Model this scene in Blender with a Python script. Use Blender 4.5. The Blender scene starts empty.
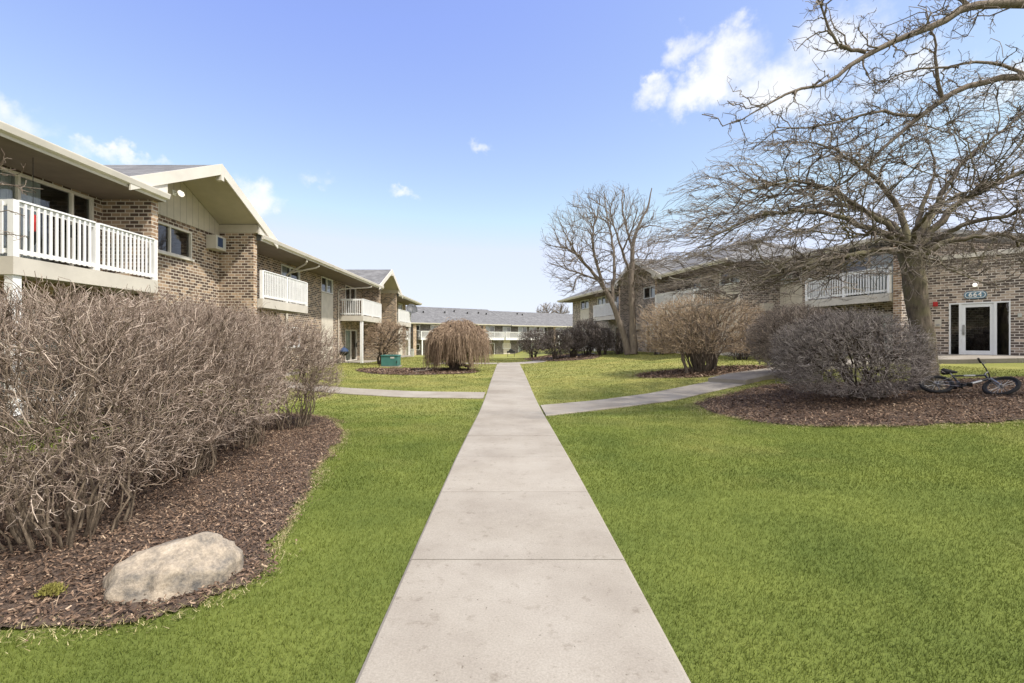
import bpy, math, random
import numpy as np
from mathutils import Vector, Matrix
from mathutils.kdtree import KDTree

rng = np.random.default_rng(7)
random.seed(7)
scene = bpy.context.scene
COL = scene.collection
F, CX, CY, H = 480.0, 507.0, 340.0, 1.55      # focal (px), vanishing point, eye height


def at(px, py, Y):
    """world point seen at a photo position, at a chosen distance"""
    return np.array([(px - CX) / F * Y, Y, H + (CY - py) / F * Y])


# ------------------------------------------------------------------ objects
def tag(o, label=None, cat=None, group=None, kind=None):
    if label: o['label'] = label
    if cat: o['category'] = cat
    if group: o['group'] = group
    if kind: o['kind'] = kind
    return o


def empty(name, loc, label, cat, group=None, rotz=0.0):
    o = bpy.data.objects.new(name, None)
    COL.objects.link(o)
    o.location = loc
    o.rotation_euler = (0, 0, rotz)
    o.empty_display_size = 0.3
    return tag(o, label, cat, group)


def link(name, me, mat, parent=None, smooth=False):
    o = bpy.data.objects.new(name, me)
    COL.objects.link(o)
    if mat is not None:
        me.materials.append(mat)
    if parent is not None:
        o.parent = parent
    me.polygons.foreach_set('use_smooth', np.full(len(me.polygons), smooth, dtype=bool))
    return o


def dup_tree(o, parent=None):
    c = o.copy()
    COL.objects.link(c)
    c.parent = parent
    for ch in list(o.children):
        dup_tree(ch, c)
    return c


def np_mesh(name, verts, faces):
    """verts (N,3); faces (M,k) of one size"""
    verts = np.asarray(verts, dtype=np.float32)
    faces = np.asarray(faces, dtype=np.int32)
    me = bpy.data.meshes.new(name)
    k = faces.shape[1]
    me.vertices.add(len(verts))
    me.vertices.foreach_set('co', verts.ravel())
    me.loops.add(faces.size)
    me.loops.foreach_set('vertex_index', faces.ravel())
    me.polygons.add(len(faces))
    me.polygons.foreach_set('loop_start', np.arange(0, faces.size, k, dtype=np.int32))
    me.polygons.foreach_set('loop_total', np.full(len(faces), k, dtype=np.int32))
    me.update(calc_edges=True)
    return me


class MB:
    """collects polygons; build() links them as one mesh with metre-scaled UVs"""
    def __init__(s):
        s.v, s.f = [], []

    def poly(s, pts):
        i = len(s.v)
        s.v += [tuple(map(float, p)) for p in pts]
        s.f.append(tuple(range(i, i + len(pts))))

    def box(s, a0, a1, b0, b1, c0, c1):
        a0, a1 = sorted((a0, a1)); b0, b1 = sorted((b0, b1)); c0, c1 = sorted((c0, c1))
        i = len(s.v)
        s.v += [(x, y, z) for z in (c0, c1) for y in (b0, b1) for x in (a0, a1)]
        for q in ((0, 2, 3, 1), (4, 5, 7, 6), (0, 1, 5, 4), (2, 6, 7, 3), (0, 4, 6, 2), (1, 3, 7, 5)):
            s.f.append(tuple(i + k for k in q))

    def prism(s, prof, b0, b1):
        """profile of (a, c) points swept along b"""
        n = len(prof); i = len(s.v)
        area = sum(prof[k][0] * prof[(k + 1) % n][1] - prof[(k + 1) % n][0] * prof[k][1] for k in range(n))
        if area < 0: prof = prof[::-1]
        s.v += [(a, b0, c) for a, c in prof] + [(a, b1, c) for a, c in prof]
        s.f.append(tuple(i + k for k in range(n)))
        s.f.append(tuple(i + n + k for k in reversed(range(n))))
        for k in range(n):
            m = (k + 1) % n
            s.f.append((i + m, i + k, i + n + k, i + n + m))

    def prism_a(s, prof, a0, a1):
        """profile of (b, c) points swept along a"""
        n = len(prof); i = len(s.v)
        area = sum(prof[k][0] * prof[(k + 1) % n][1] - prof[(k + 1) % n][0] * prof[k][1] for k in range(n))
        if area < 0: prof = prof[::-1]
        s.v += [(a0, b, c) for b, c in prof] + [(a1, b, c) for b, c in prof]
        s.f.append(tuple(i + k for k in reversed(range(n))))
        s.f.append(tuple(i + n + k for k in range(n)))
        for k in range(n):
            m = (k + 1) % n
            s.f.append((i + k, i + m, i + n + m, i + n + k))

    def tube(s, pts, r, n=8, cap=True):
        pts = [Vector(p) for p in pts]
        rr = r if hasattr(r, '__len__') else [r] * len(pts)
        i = len(s.v)
        for k, p in enumerate(pts):
            t = (pts[min(k + 1, len(pts) - 1)] - pts[max(k - 1, 0)]).normalized()
            ref = Vector((0, 0, 1)) if abs(t.z) < .9 else Vector((1, 0, 0))
            u = t.cross(ref).normalized(); w = u.cross(t)
            for j in range(n):
                a = 2 * math.pi * j / n
                s.v.append(tuple(p + (u * math.cos(a) + w * math.sin(a)) * rr[k]))
        for k in range(len(pts) - 1):
            for j in range(n):
                m = (j + 1) % n
                s.f.append((i + k * n + j, i + k * n + m, i + (k + 1) * n + m, i + (k + 1) * n + j))
        if cap:
            s.f.append(tuple(i + j for j in reversed(range(n))))
            s.f.append(tuple(i + (len(pts) - 1) * n + j for j in range(n)))

    def torus(s, c, R, r, axis, n=32, m=8):
        c = Vector(c); axis = Vector(axis).normalized()
        ref = Vector((0, 0, 1)) if abs(axis.z) < .9 else Vector((1, 0, 0))
        u = axis.cross(ref).normalized(); w = axis.cross(u)
        i = len(s.v)
        for a in range(n):
            t = 2 * math.pi * a / n
            e = u * math.cos(t) + w * math.sin(t)
            for b in range(m):
                q = 2 * math.pi * b / m
                s.v.append(tuple(c + e * (R + r * math.cos(q)) + axis * (r * math.sin(q))))
        for a in range(n):
            for b in range(m):
                s.f.append((i + a * m + b, i + ((a + 1) % n) * m + b,
                            i + ((a + 1) % n) * m + (b + 1) % m, i + a * m + (b + 1) % m))

    def build(s, name, mat, parent=None, xf=None, bevel=0.0, smooth=False):
        V = np.array(s.v, dtype=float)
        flip = False
        if xf is not None:
            M, T = xf
            V = V @ M.T + T
            flip = np.linalg.det(M) < 0
        faces = [f[::-1] for f in s.f] if flip else s.f
        me = bpy.data.meshes.new(name)
        me.from_pydata([tuple(p) for p in V], [], faces)
        me.update()
        uvl = me.uv_layers.new(name='UVMap')
        uv = np.zeros((len(me.loops), 2), dtype=np.float32)
        for p in me.polygons:
            n = p.normal
            if abs(n.z) > .98:
                t, b = Vector((1, 0, 0)), Vector((0, 1, 0))
            else:
                t = Vector((-n.y, n.x, 0)).normalized(); b = n.cross(t)
            for li in p.loop_indices:
                co = me.vertices[me.loops[li].vertex_index].co
                uv[li] = (co.dot(t), co.dot(b))
        uvl.data.foreach_set('uv', uv.ravel())
        o = link(name, me, mat, parent, smooth)
        if bevel:
            md = o.modifiers.new('soft_edge', 'BEVEL')
            md.width = bevel; md.segments = 2; md.limit_method = 'ANGLE'
        return o


# ---------------------------------------------------------------- materials
def new_mat(name):
    m = bpy.data.materials.new(name)
    m.use_nodes = True
    nt = m.node_tree
    bs = nt.nodes['Principled BSDF']
    return m, nt, bs


def N(nt, typ, **kw):
    n = nt.nodes.new(typ)
    for k, v in kw.items():
        if k.startswith('i_'):
            key = k[2:]
            n.inputs[int(key) if key.isdigit() else key.replace('_', ' ')].default_value = v
        else:
            setattr(n, k, v)
    return n


def ramp(nt, fac, stops, interp='LINEAR'):
    r = nt.nodes.new('ShaderNodeValToRGB')
    r.color_ramp.interpolation = interp
    el = r.color_ramp.elements
    while len(el) < len(stops): el.new(0.5)
    for e, (p, c) in zip(el, stops):
        e.position = p
        e.color = (*c, 1) if len(c) == 3 else c
    nt.links.new(fac, r.inputs[0])
    return r


def sc_(c, k):
    return tuple(min(1, x * k) for x in c)


def pbr(name, col, rough=.7, var=.15, scale=6.0, bump=0.0, bscale=40.0, spec=.3, metal=0.0, detail=5):
    m, nt, bs = new_mat(name)
    bs.inputs['Roughness'].default_value = rough
    bs.inputs['Specular IOR Level'].default_value = spec
    bs.inputs['Metallic'].default_value = metal
    geo = N(nt, 'ShaderNodeNewGeometry')
    nz = N(nt, 'ShaderNodeTexNoise', i_Scale=scale, i_Detail=detail, i_Roughness=.6)
    nt.links.new(geo.outputs['Position'], nz.inputs['Vector'])
    r = ramp(nt, nz.outputs['Fac'], [(.3, sc_(col, 1 - var)), (.7, sc_(col, 1 + var))])
    nt.links.new(r.outputs[0], bs.inputs['Base Color'])
    if bump:
        n2 = N(nt, 'ShaderNodeTexNoise', i_Scale=bscale, i_Detail=6, i_Roughness=.65)
        nt.links.new(geo.outputs['Position'], n2.inputs['Vector'])
        b = N(nt, 'ShaderNodeBump', i_Strength=bump, i_Distance=.02)
        nt.links.new(n2.outputs['Fac'], b.inputs['Height'])
        nt.links.new(b.outputs[0], bs.inputs['Normal'])
    return m


def brick_mat(name, dark, mid, tan, mortar):
    m, nt, bs = new_mat(name)
    bs.inputs['Roughness'].default_value = .88
    bs.inputs['Specular IOR Level'].default_value = .2
    tc = N(nt, 'ShaderNodeTexCoord')
    br = N(nt, 'ShaderNodeTexBrick', offset=.5)
    br.inputs['Color1'].default_value = (0, 0, 0, 1)
    br.inputs['Color2'].default_value = (1, 1, 1, 1)
    br.inputs['Mortar'].default_value = (.5, .5, .5, 1)
    br.inputs['Scale'].default_value = 1.0
    br.inputs['Mortar Size'].default_value = .0125
    br.inputs['Mortar Smooth'].default_value = .15
    br.inputs['Brick Width'].default_value = .235
    br.inputs['Row Height'].default_value = .098
    nt.links.new(tc.outputs['UV'], br.inputs['Vector'])
    r = ramp(nt, br.outputs['Color'], [(0, dark), (.38, dark), (.55, mid), (.85, tan), (1, sc_(tan, 1.15))])
    nz = N(nt, 'ShaderNodeTexNoise', i_Scale=1.4, i_Detail=8, i_Roughness=.65)
    nt.links.new(tc.outputs['UV'], nz.inputs['Vector'])
    mx = N(nt, 'ShaderNodeMix', data_type='RGBA', blend_type='MULTIPLY')
    mx.inputs[0].default_value = .5
    nt.links.new(r.outputs[0], mx.inputs[6])
    r2 = ramp(nt, nz.outputs['Fac'], [(.3, (.55, .55, .55)), (.7, (1.2, 1.2, 1.2))])
    nt.links.new(r2.outputs[0], mx.inputs[7])
    mm = N(nt, 'ShaderNodeMix', data_type='RGBA')
    nt.links.new(br.outputs['Fac'], mm.inputs[0])
    nt.links.new(mx.outputs[2], mm.inputs[6])
    mm.inputs[7].default_value = (*mortar, 1)
    nt.links.new(mm.outputs[2], bs.inputs['Base Color'])
    b = N(nt, 'ShaderNodeBump', i_Strength=.6, i_Distance=.01, invert=True)
    nt.links.new(br.outputs['Fac'], b.inputs['Height'])
    nt.links.new(b.outputs[0], bs.inputs['Normal'])
    return m


def batten_mat(name, col, pitch):
    """vertical board siding: grooves every `pitch` metres, from UVs"""
    m, nt, bs = new_mat(name)
    bs.inputs['Roughness'].default_value = .65
    tc = N(nt, 'ShaderNodeTexCoord')
    sp = N(nt, 'ShaderNodeSeparateXYZ')
    nt.links.new(tc.outputs['UV'], sp.inputs[0])
    dv = N(nt, 'ShaderNodeMath', operation='DIVIDE'); dv.inputs[1].default_value = pitch
    nt.links.new(sp.outputs[0], dv.inputs[0])
    fr = N(nt, 'ShaderNodeMath', operation='FRACT'); nt.links.new(dv.outputs[0], fr.inputs[0])
    g = ramp(nt, fr.outputs[0], [(0, (0, 0, 0)), (.03, (0, 0, 0)), (.08, (1, 1, 1)), (1, (1, 1, 1))])
    nz = N(nt, 'ShaderNodeTexNoise', i_Scale=2.5, i_Detail=4)
    nt.links.new(tc.outputs['UV'], nz.inputs['Vector'])
    r = ramp(nt, nz.outputs['Fac'], [(.3, sc_(col, .9)), (.7, sc_(col, 1.08))])
    mx = N(nt, 'ShaderNodeMix', data_type='RGBA')
    nt.links.new(g.outputs[0], mx.inputs[0])
    mx.inputs[6].default_value = (*sc_(col, .6), 1)
    nt.links.new(r.outputs[0], mx.inputs[7])
    nt.links.new(mx.outputs[2], bs.inputs['Base Color'])
    b = N(nt, 'ShaderNodeBump', i_Strength=.8, i_Distance=.012)
    nt.links.new(g.outputs[0], b.inputs['Height'])
    nt.links.new(b.outputs[0], bs.inputs['Normal'])
    return m


def shingle_mat(name, col):
    m, nt, bs = new_mat(name)
    bs.inputs['Roughness'].default_value = .92
    bs.inputs['Specular IOR Level'].default_value = .2
    tc = N(nt, 'ShaderNodeTexCoord')
    br = N(nt, 'ShaderNodeTexBrick', offset=.37)
    br.inputs['Color1'].default_value = (*sc_(col, .78), 1)
    br.inputs['Color2'].default_value = (*sc_(col, 1.2), 1)
    br.inputs['Mortar'].default_value = (*sc_(col, .55), 1)
    br.inputs['Scale'].default_value = 1.0
    br.inputs['Mortar Size'].default_value = .008
    br.inputs['Brick Width'].default_value = .3
    br.inputs['Row Height'].default_value = .14
    nt.links.new(tc.outputs['UV'], br.inputs['Vector'])
    nz = N(nt, 'ShaderNodeTexNoise', i_Scale=1.2, i_Detail=6)
    nt.links.new(tc.outputs['UV'], nz.inputs['Vector'])
    r2 = ramp(nt, nz.outputs['Fac'], [(.3, (.8, .8, .8)), (.7, (1.1, 1.1, 1.1))])
    mx = N(nt, 'ShaderNodeMix', data_type='RGBA', blend_type='MULTIPLY')
    mx.inputs[0].default_value = 1
    nt.links.new(br.outputs['Color'], mx.inputs[6]); nt.links.new(r2.outputs[0], mx.inputs[7])
    nt.links.new(mx.outputs[2], bs.inputs['Base Color'])
    return m


def island_mat(name, stops, rough=.85, patch=None, transl=0.0):
    """each loose piece (chip, twig, blade) takes its own tone; an optional second tone in broad patches"""
    m, nt, bs = new_mat(name)
    bs.inputs['Roughness'].default_value = rough
    bs.inputs['Specular IOR Level'].default_value = .15
    geo = N(nt, 'ShaderNodeNewGeometry')
    r = ramp(nt, geo.outputs['Random Per Island'], stops)
    out = r.outputs[0]
    if patch:
        out = patch(nt, geo, out)
    nt.links.new(out, bs.inputs['Base Color'])
    if transl:
        tr = N(nt, 'ShaderNodeBsdfTranslucent')
        nt.links.new(out, tr.inputs[0])
        mx = N(nt, 'ShaderNodeMixShader'); mx.inputs[0].default_value = transl
        o = nt.nodes['Material Output']
        nt.links.new(bs.outputs[0], mx.inputs[1]); nt.links.new(tr.outputs[0], mx.inputs[2])
        nt.links.new(mx.outputs[0], o.inputs[0])
    return m


def lawn_patch(nt, geo, col):
    """broad dry/yellow patches of early-spring turf, and the yellower turf of the far lawn"""
    nz = N(nt, 'ShaderNodeTexNoise', i_Scale=.45, i_Detail=5, i_Roughness=.6)
    nt.links.new(geo.outputs['Position'], nz.inputs['Vector'])
    sp = N(nt, 'ShaderNodeSeparateXYZ'); nt.links.new(geo.outputs['Position'], sp.inputs[0])
    mr = N(nt, 'ShaderNodeMapRange'); mr.inputs[1].default_value = 5; mr.inputs[2].default_value = 17
    mr.inputs[3].default_value = -.14; mr.inputs[4].default_value = .27
    nt.links.new(sp.outputs[1], mr.inputs[0])
    ad = N(nt, 'ShaderNodeMath', operation='ADD')
    nt.links.new(nz.outputs['Fac'], ad.inputs[0]); nt.links.new(mr.outputs[0], ad.inputs[1])
    f = ramp(nt, ad.outputs[0], [(.42, (0, 0, 0)), (.95, (1, 1, 1))])
    mx = N(nt, 'ShaderNodeMix', data_type='RGBA')
    nt.links.new(f.outputs[0], mx.inputs[0]); nt.links.new(col, mx.inputs[6])
    mx.inputs[7].default_value = (.265, .255, .09, 1)
    n2 = N(nt, 'ShaderNodeTexNoise', i_Scale=1.0, i_Detail=5, i_Roughness=.55)
    nt.links.new(geo.outputs['Position'], n2.inputs['Vector'])
    r2 = ramp(nt, n2.outputs['Fac'], [(.3, (.80, .84, .78)), (.7, (1.26, 1.2, 1.1))])
    m2 = N(nt, 'ShaderNodeMix', data_type='RGBA', blend_type='MULTIPLY'); m2.inputs[0].default_value = 1
    nt.links.new(mx.outputs[2], m2.inputs[6]); nt.links.new(r2.outputs[0], m2.inputs[7])
    return m2.outputs[2]


def lawn_mat():
    m, nt, bs = new_mat('lawn_ground')
    bs.inputs['Roughness'].default_value = .95
    bs.inputs['Specular IOR Level'].default_value = .1
    geo = N(nt, 'ShaderNodeNewGeometry')
    nz = N(nt, 'ShaderNodeTexNoise', i_Scale=26, i_Detail=6, i_Roughness=.75)
    nt.links.new(geo.outputs['Position'], nz.inputs['Vector'])
    r = ramp(nt, nz.outputs['Fac'], [(.3, (.10, .13, .03)), (.7, (.15, .182, .048))])
    out = lawn_patch(nt, geo, r.outputs[0])
    nt.links.new(out, bs.inputs['Base Color'])
    b = N(nt, 'ShaderNodeBump', i_Strength=.6, i_Distance=.03)
    nt.links.new(nz.outputs['Fac'], b.inputs['Height']); nt.links.new(b.outputs[0], bs.inputs['Normal'])
    return m


def concrete_mat():
    m, nt, bs = new_mat('concrete')
    bs.inputs['Roughness'].default_value = .9
    bs.inputs['Specular IOR Level'].default_value = .2
    geo = N(nt, 'ShaderNodeNewGeometry')
    n1 = N(nt, 'ShaderNodeTexNoise', i_Scale=1.3, i_Detail=7, i_Roughness=.62)
    n2 = N(nt, 'ShaderNodeTexNoise', i_Scale=90, i_Detail=3, i_Roughness=.7)
    n3 = N(nt, 'ShaderNodeTexNoise', i_Scale=9, i_Detail=5, i_Roughness=.7)
    for n in (n1, n2, n3): nt.links.new(geo.outputs['Position'], n.inputs['Vector'])
    base = ramp(nt, n1.outputs['Fac'], [(.3, (.255, .228, .195)), (.5, (.30, .273, .235)), (.72, (.338, .312, .272))])
    isl = ramp(nt, geo.outputs['Random Per Island'], [(0, (.95, .95, .95)), (1, (1.05, 1.05, 1.05))])
    fine = ramp(nt, n2.outputs['Fac'], [(.3, (.84, .83, .82)), (.7, (1.12, 1.12, 1.12))])
    blot = ramp(nt, n3.outputs['Fac'], [(.26, (.66, .63, .6)), (.42, (1, 1, 1))])
    n4 = N(nt, 'ShaderNodeTexNoise', i_Scale=55, i_Detail=2)
    n5 = N(nt, 'ShaderNodeTexNoise', i_Scale=.55, i_Detail=4, i_Roughness=.5)
    for n in (n4, n5): nt.links.new(geo.outputs['Position'], n.inputs['Vector'])
    pit = ramp(nt, n4.outputs['Fac'], [(.24, (.5, .47, .44)), (.30, (1, 1, 1))])
    broad = ramp(nt, n5.outputs['Fac'], [(.32, (.92, .91, .89)), (.66, (1.07, 1.08, 1.09))])
    out = base.outputs[0]
    for k in (isl, fine, blot, pit, broad):
        mx = N(nt, 'ShaderNodeMix', data_type='RGBA', blend_type='MULTIPLY'); mx.inputs[0].default_value = 1
        nt.links.new(out, mx.inputs[6]); nt.links.new(k.outputs[0], mx.inputs[7])
        out = mx.outputs[2]
    nt.links.new(out, bs.inputs['Base Color'])
    b = N(nt, 'ShaderNodeBump', i_Strength=.25, i_Distance=.005)
    nt.links.new(n2.outputs['Fac'], b.inputs['Height']); nt.links.new(b.outputs[0], bs.inputs['Normal'])
    return m


def glass_mat(name, tint=(.75, .8, .8), refl=.10):
    m, nt, bs = new_mat(name)
    nt.nodes.remove(bs)
    tr = N(nt, 'ShaderNodeBsdfTransparent'); tr.inputs[0].default_value = (*tint, 1)
    gl = N(nt, 'ShaderNodeBsdfGlossy'); gl.inputs['Roughness'].default_value = .02
    fr = N(nt, 'ShaderNodeFresnel', i_IOR=1.6)
    ad = N(nt, 'ShaderNodeMath', operation='ADD'); ad.inputs[1].default_value = refl
    nt.links.new(fr.outputs[0], ad.inputs[0])
    mx = N(nt, 'ShaderNodeMixShader')
    nt.links.new(ad.outputs[0], mx.inputs[0]); nt.links.new(tr.outputs[0], mx.inputs[1]); nt.links.new(gl.outputs[0], mx.inputs[2])
    nt.links.new(mx.outputs[0], nt.nodes['Material Output'].inputs[0])
    return m


def bark_mat(name, a, b, scale=14, moss=None):
    m, nt, bs = new_mat(name)
    bs.inputs['Roughness'].default_value = .92
    bs.inputs['Specular IOR Level'].default_value = .12
    geo = N(nt, 'ShaderNodeNewGeometry')
    mp = N(nt, 'ShaderNodeMapping'); mp.inputs['Scale'].default_value = (1, 1, .22)
    nt.links.new(geo.outputs['Position'], mp.inputs[0])
    nz = N(nt, 'ShaderNodeTexNoise', i_Scale=scale, i_Detail=7, i_Roughness=.7)
    nt.links.new(mp.outputs[0], nz.inputs['Vector'])
    r = ramp(nt, nz.outputs['Fac'], [(.3, a), (.7, b)])
    out = r.outputs[0]
    if moss:
        n2 = N(nt, 'ShaderNodeTexNoise', i_Scale=2.2, i_Detail=4)
        nt.links.new(geo.outputs['Position'], n2.inputs['Vector'])
        f = ramp(nt, n2.outputs['Fac'], [(.46, (0, 0, 0)), (.62, (1, 1, 1))])
        mx = N(nt, 'ShaderNodeMix', data_type='RGBA')
        nt.links.new(f.outputs[0], mx.inputs[0]); nt.links.new(out, mx.inputs[6])
        mx.inputs[7].default_value = (*moss, 1)
        out = mx.outputs[2]
    nt.links.new(out, bs.inputs['Base Color'])
    bp = N(nt, 'ShaderNodeBump', i_Strength=.9, i_Distance=.03)
    nt.links.new(nz.outputs['Fac'], bp.inputs['Height']); nt.links.new(bp.outputs[0], bs.inputs['Normal'])
    return m


def rock_mat():
    m, nt, bs = new_mat('boulder_stone')
    bs.inputs['Roughness'].default_value = .9
    bs.inputs['Specular IOR Level'].default_value = .2
    geo = N(nt, 'ShaderNodeNewGeometry')
    n1 = N(nt, 'ShaderNodeTexNoise', i_Scale=5.5, i_Detail=8, i_Roughness=.7)
    n2 = N(nt, 'ShaderNodeTexNoise', i_Scale=60, i_Detail=5, i_Roughness=.7)
    for n in (n1, n2): nt.links.new(geo.outputs['Position'], n.inputs['Vector'])
    base = ramp(nt, n1.outputs['Fac'], [(.34, (.11, .105, .10)), (.44, (.25, .218, .18)), (.56, (.39, .33, .26)), (.70, (.42, .39, .335))])
    fine = ramp(nt, n2.outputs['Fac'], [(.3, (.7, .69, .68)), (.7, (1.15, 1.15, 1.15))])
    mx = N(nt, 'ShaderNodeMix', data_type='RGBA', blend_type='MULTIPLY'); mx.inputs[0].default_value = 1
    nt.links.new(base.outputs[0], mx.inputs[6]); nt.links.new(fine.outputs[0], mx.inputs[7])
    nt.links.new(mx.outputs[2], bs.inputs['Base Color'])
    b = N(nt, 'ShaderNodeBump', i_Strength=.5, i_Distance=.015)
    nt.links.new(n2.outputs['Fac'], b.inputs['Height']); nt.links.new(b.outputs[0], bs.inputs['Normal'])
    return m


M = {}
M['brick'] = brick_mat('brown_brick', (.105, .072, .056), (.19, .13, .094), (.38, .275, .19), (.56, .50, .42))
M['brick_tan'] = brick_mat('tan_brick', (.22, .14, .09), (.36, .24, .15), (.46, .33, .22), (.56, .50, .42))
M['brick_grey'] = brick_mat('grey_brown_brick', (.105, .083, .074), (.22, .17, .142), (.42, .34, .28), (.60, .55, .50))
M['brick_far'] = brick_mat('far_brick', (.09, .08, .08), (.15, .13, .12), (.22, .19, .17), (.3, .28, .26))
M['shingle'] = shingle_mat('grey_shingles', (.17, .17, .175))
M['trim'] = pbr('cream_trim', (.63, .595, .535), .5, .09, 1.6, detail=9)
M['beige'] = pbr('beige_trim', (.53, .495, .435), .55, .10, 1.8, .1, 30)
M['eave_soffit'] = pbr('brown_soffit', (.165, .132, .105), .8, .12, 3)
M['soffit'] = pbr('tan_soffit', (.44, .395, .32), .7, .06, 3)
M['white'] = pbr('white_paint', (.77, .775, .775), .5, .06, 3, detail=9)
M['siding'] = batten_mat('beige_board_siding', (.50, .455, .37), .30)
M['siding_pale'] = batten_mat('pale_panel_siding', (.62, .57, .49), .14)
M['frame'] = pbr('window_frame', (.66, .62, .55), .45, .04, 3)
M['alu'] = pbr('white_aluminium', (.72, .74, .77), .35, .04, 3, spec=.5)
M['glass'] = glass_mat('window_glass', refl=.06)
M['glass_dark'] = glass_mat('entrance_glass', (.25, .28, .28), .05)
M['curtain'] = batten_mat('white_curtain', (.76, .76, .74), .11)
M['curtain_green'] = batten_mat('pale_green_curtain', (.74, .84, .76), .13)
M['dark'] = pbr('dark_interior', (.02, .02, .02), .9, .2)
M['concrete'] = concrete_mat()
M['lawn'] = lawn_mat()
M['blade'] = island_mat('grass_blades', [(0, (.106, .138, .028)), (.5, (.135, .17, .037)), (1, (.168, .20, .052))], .7, lawn_patch, .25)
M['straw'] = island_mat('dry_straw', [(0, (.16, .14, .05)), (.5, (.29, .25, .12)), (1, (.42, .37, .22))], .8)
M['mulch_base'] = pbr('mulch_soil', (.095, .068, .053), .95, .4, 30, .9, 60)
M['chip'] = island_mat('mulch_chips', [(0, (.058, .037, .027)), (.55, (.14, .092, .064)), (.88, (.25, .17, .12)), (1, (.42, .32, .23))], .9)
M['twig'] = island_mat('hedge_twigs', [(0, (.115, .082, .062)), (.6, (.31, .24, .195)), (1, (.58, .485, .41))])
M['stem'] = bark_mat('hedge_stems', (.10, .075, .055), (.30, .24, .18), 30)
M['twig_grey'] = island_mat('grey_twigs', [(0, (.10, .086, .082)), (.6, (.29, .255, .245)), (1, (.52, .47, .45))])
M['twig_brown'] = island_mat('brown_grey_twigs', [(0, (.12, .10, .09)), (.6, (.29, .245, .215)), (1, (.48, .41, .36))])
M['twig_dark'] = island_mat('dark_twigs', [(0, (.06, .05, .045)), (.6, (.15, .125, .115)), (1, (.27, .235, .215))])
M['twig_tan'] = island_mat('tan_twigs', [(0, (.18, .13, .09)), (.6, (.36, .275, .19)), (1, (.50, .40, .29))])
M['twig_weep'] = island_mat('weeping_twigs', [(0, (.15, .105, .075)), (.6, (.32, .235, .165)), (1, (.46, .35, .26))])
M['twig_tree'] = island_mat('tree_twigs', [(0, (.085, .07, .06)), (.6, (.18, .15, .125)), (1, (.37, .325, .285))])
M['bark'] = bark_mat('tree_bark', (.04, .033, .027), (.23, .19, .152), 12, (.15, .135, .085))
M['bark_plain'] = bark_mat('grey_bark', (.085, .07, .058), (.25, .208, .17), 14)
M['bark_dark'] = bark_mat('dark_bark', (.035, .028, .024), (.12, .095, .075), 20)
M['rock'] = rock_mat()
M['rubber'] = pbr('black_rubber', (.018, .018, .02), .75, .2, 20)
M['bike_black'] = pbr('black_bike_paint', (.02, .021, .025), .35, .1, 10, spec=.5)
M['steel'] = pbr('steel', (.45, .45, .46), .3, .1, 10, metal=.9)
M['red'] = pbr('red_plastic', (.42, .03, .03), .45, .1)
M['teal'] = pbr('green_steel', (.05, .16, .145), .5, .12, 4)
M['blue'] = pbr('blue_plastic', (.035, .06, .13), .5, .2)
M['black'] = pbr('black_paint', (.02, .02, .02), .5, .2)
M['sign_blue'] = pbr('sign_blue', (.10, .20, .29), .5, .08)
M['grey_plastic'] = pbr('grey_plastic', (.45, .46, .43), .6, .08)
M['dish'] = pbr('dark_grey_dish', (.10, .105, .115), .5, .1)
M['moss'] = island_mat('moss_tufts', [(0, (.15, .14, .03)), (1, (.28, .26, .08))])
m, nt, bs = new_mat('lamp_glow')
bs.inputs['Emission Color'].default_value = (1, .93, .8, 1); bs.inputs['Emission Strength'].default_value = .45
M['lamp'] = m


# ------------------------------------------------------------------ terrain
def sstep(a, b, x):
    t = np.clip((x - a) / (b - a), 0, 1)
    return t * t * (3 - 2 * t)


def zt(x, y):
    x = np.asarray(x, float); y = np.asarray(y, float)
    n = (x - 11.92) * .9773 + (y - 24.36) * .2118
    zr = np.interp(n, [-12, -9.5, -8, -6.3, -4.75, -3.9, -2.6, -1.4, 0, 2.2, 3.2, 30],
                   [0, .0, .06, .15, .26, .33, .45, .54, .6, .72, .84, .9]) * sstep(.9, 4, x)
    dip = -.12 * np.exp(-((y - 13) / 6) ** 2) * np.exp(-(x / 8) ** 2)
    zl = .10 * sstep(-5, -8, x)
    far = -.9 * sstep(36, 76, y)
    return zr + dip + zl + far


def Z(x, y): return float(zt(x, y))


def axis(lo, hi, fine0, fine1, st, ratio=1.22):
    a = list(np.arange(fine0, fine1 + 1e-6, st))
    s = st
    while a[-1] < hi: s *= ratio; a.append(a[-1] + s)
    s = st
    while a[0] > lo: s *= ratio; a.insert(0, a[0] - s)
    return np.array(a)


gx = axis(-500, 500, -13, 22, .25); gy = axis(-60, 900, -1, 54, .25)
X, Y = np.meshgrid(gx, gy)
V = np.stack([X, Y, zt(X, Y)], -1).reshape(-1, 3)
nx, ny = len(gx), len(gy)
i = np.arange(nx * ny).reshape(ny, nx)
Fq = np.stack([i[:-1, :-1], i[:-1, 1:], i[1:, 1:], i[1:, :-1]], -1).reshape(-1, 4)
tag(link('ground', np_mesh('ground', V, Fq), M['lawn'], smooth=True), kind='structure')

# --- paths (left edge list, right edge list), each conforming to the ground
PATHS = []


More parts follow.
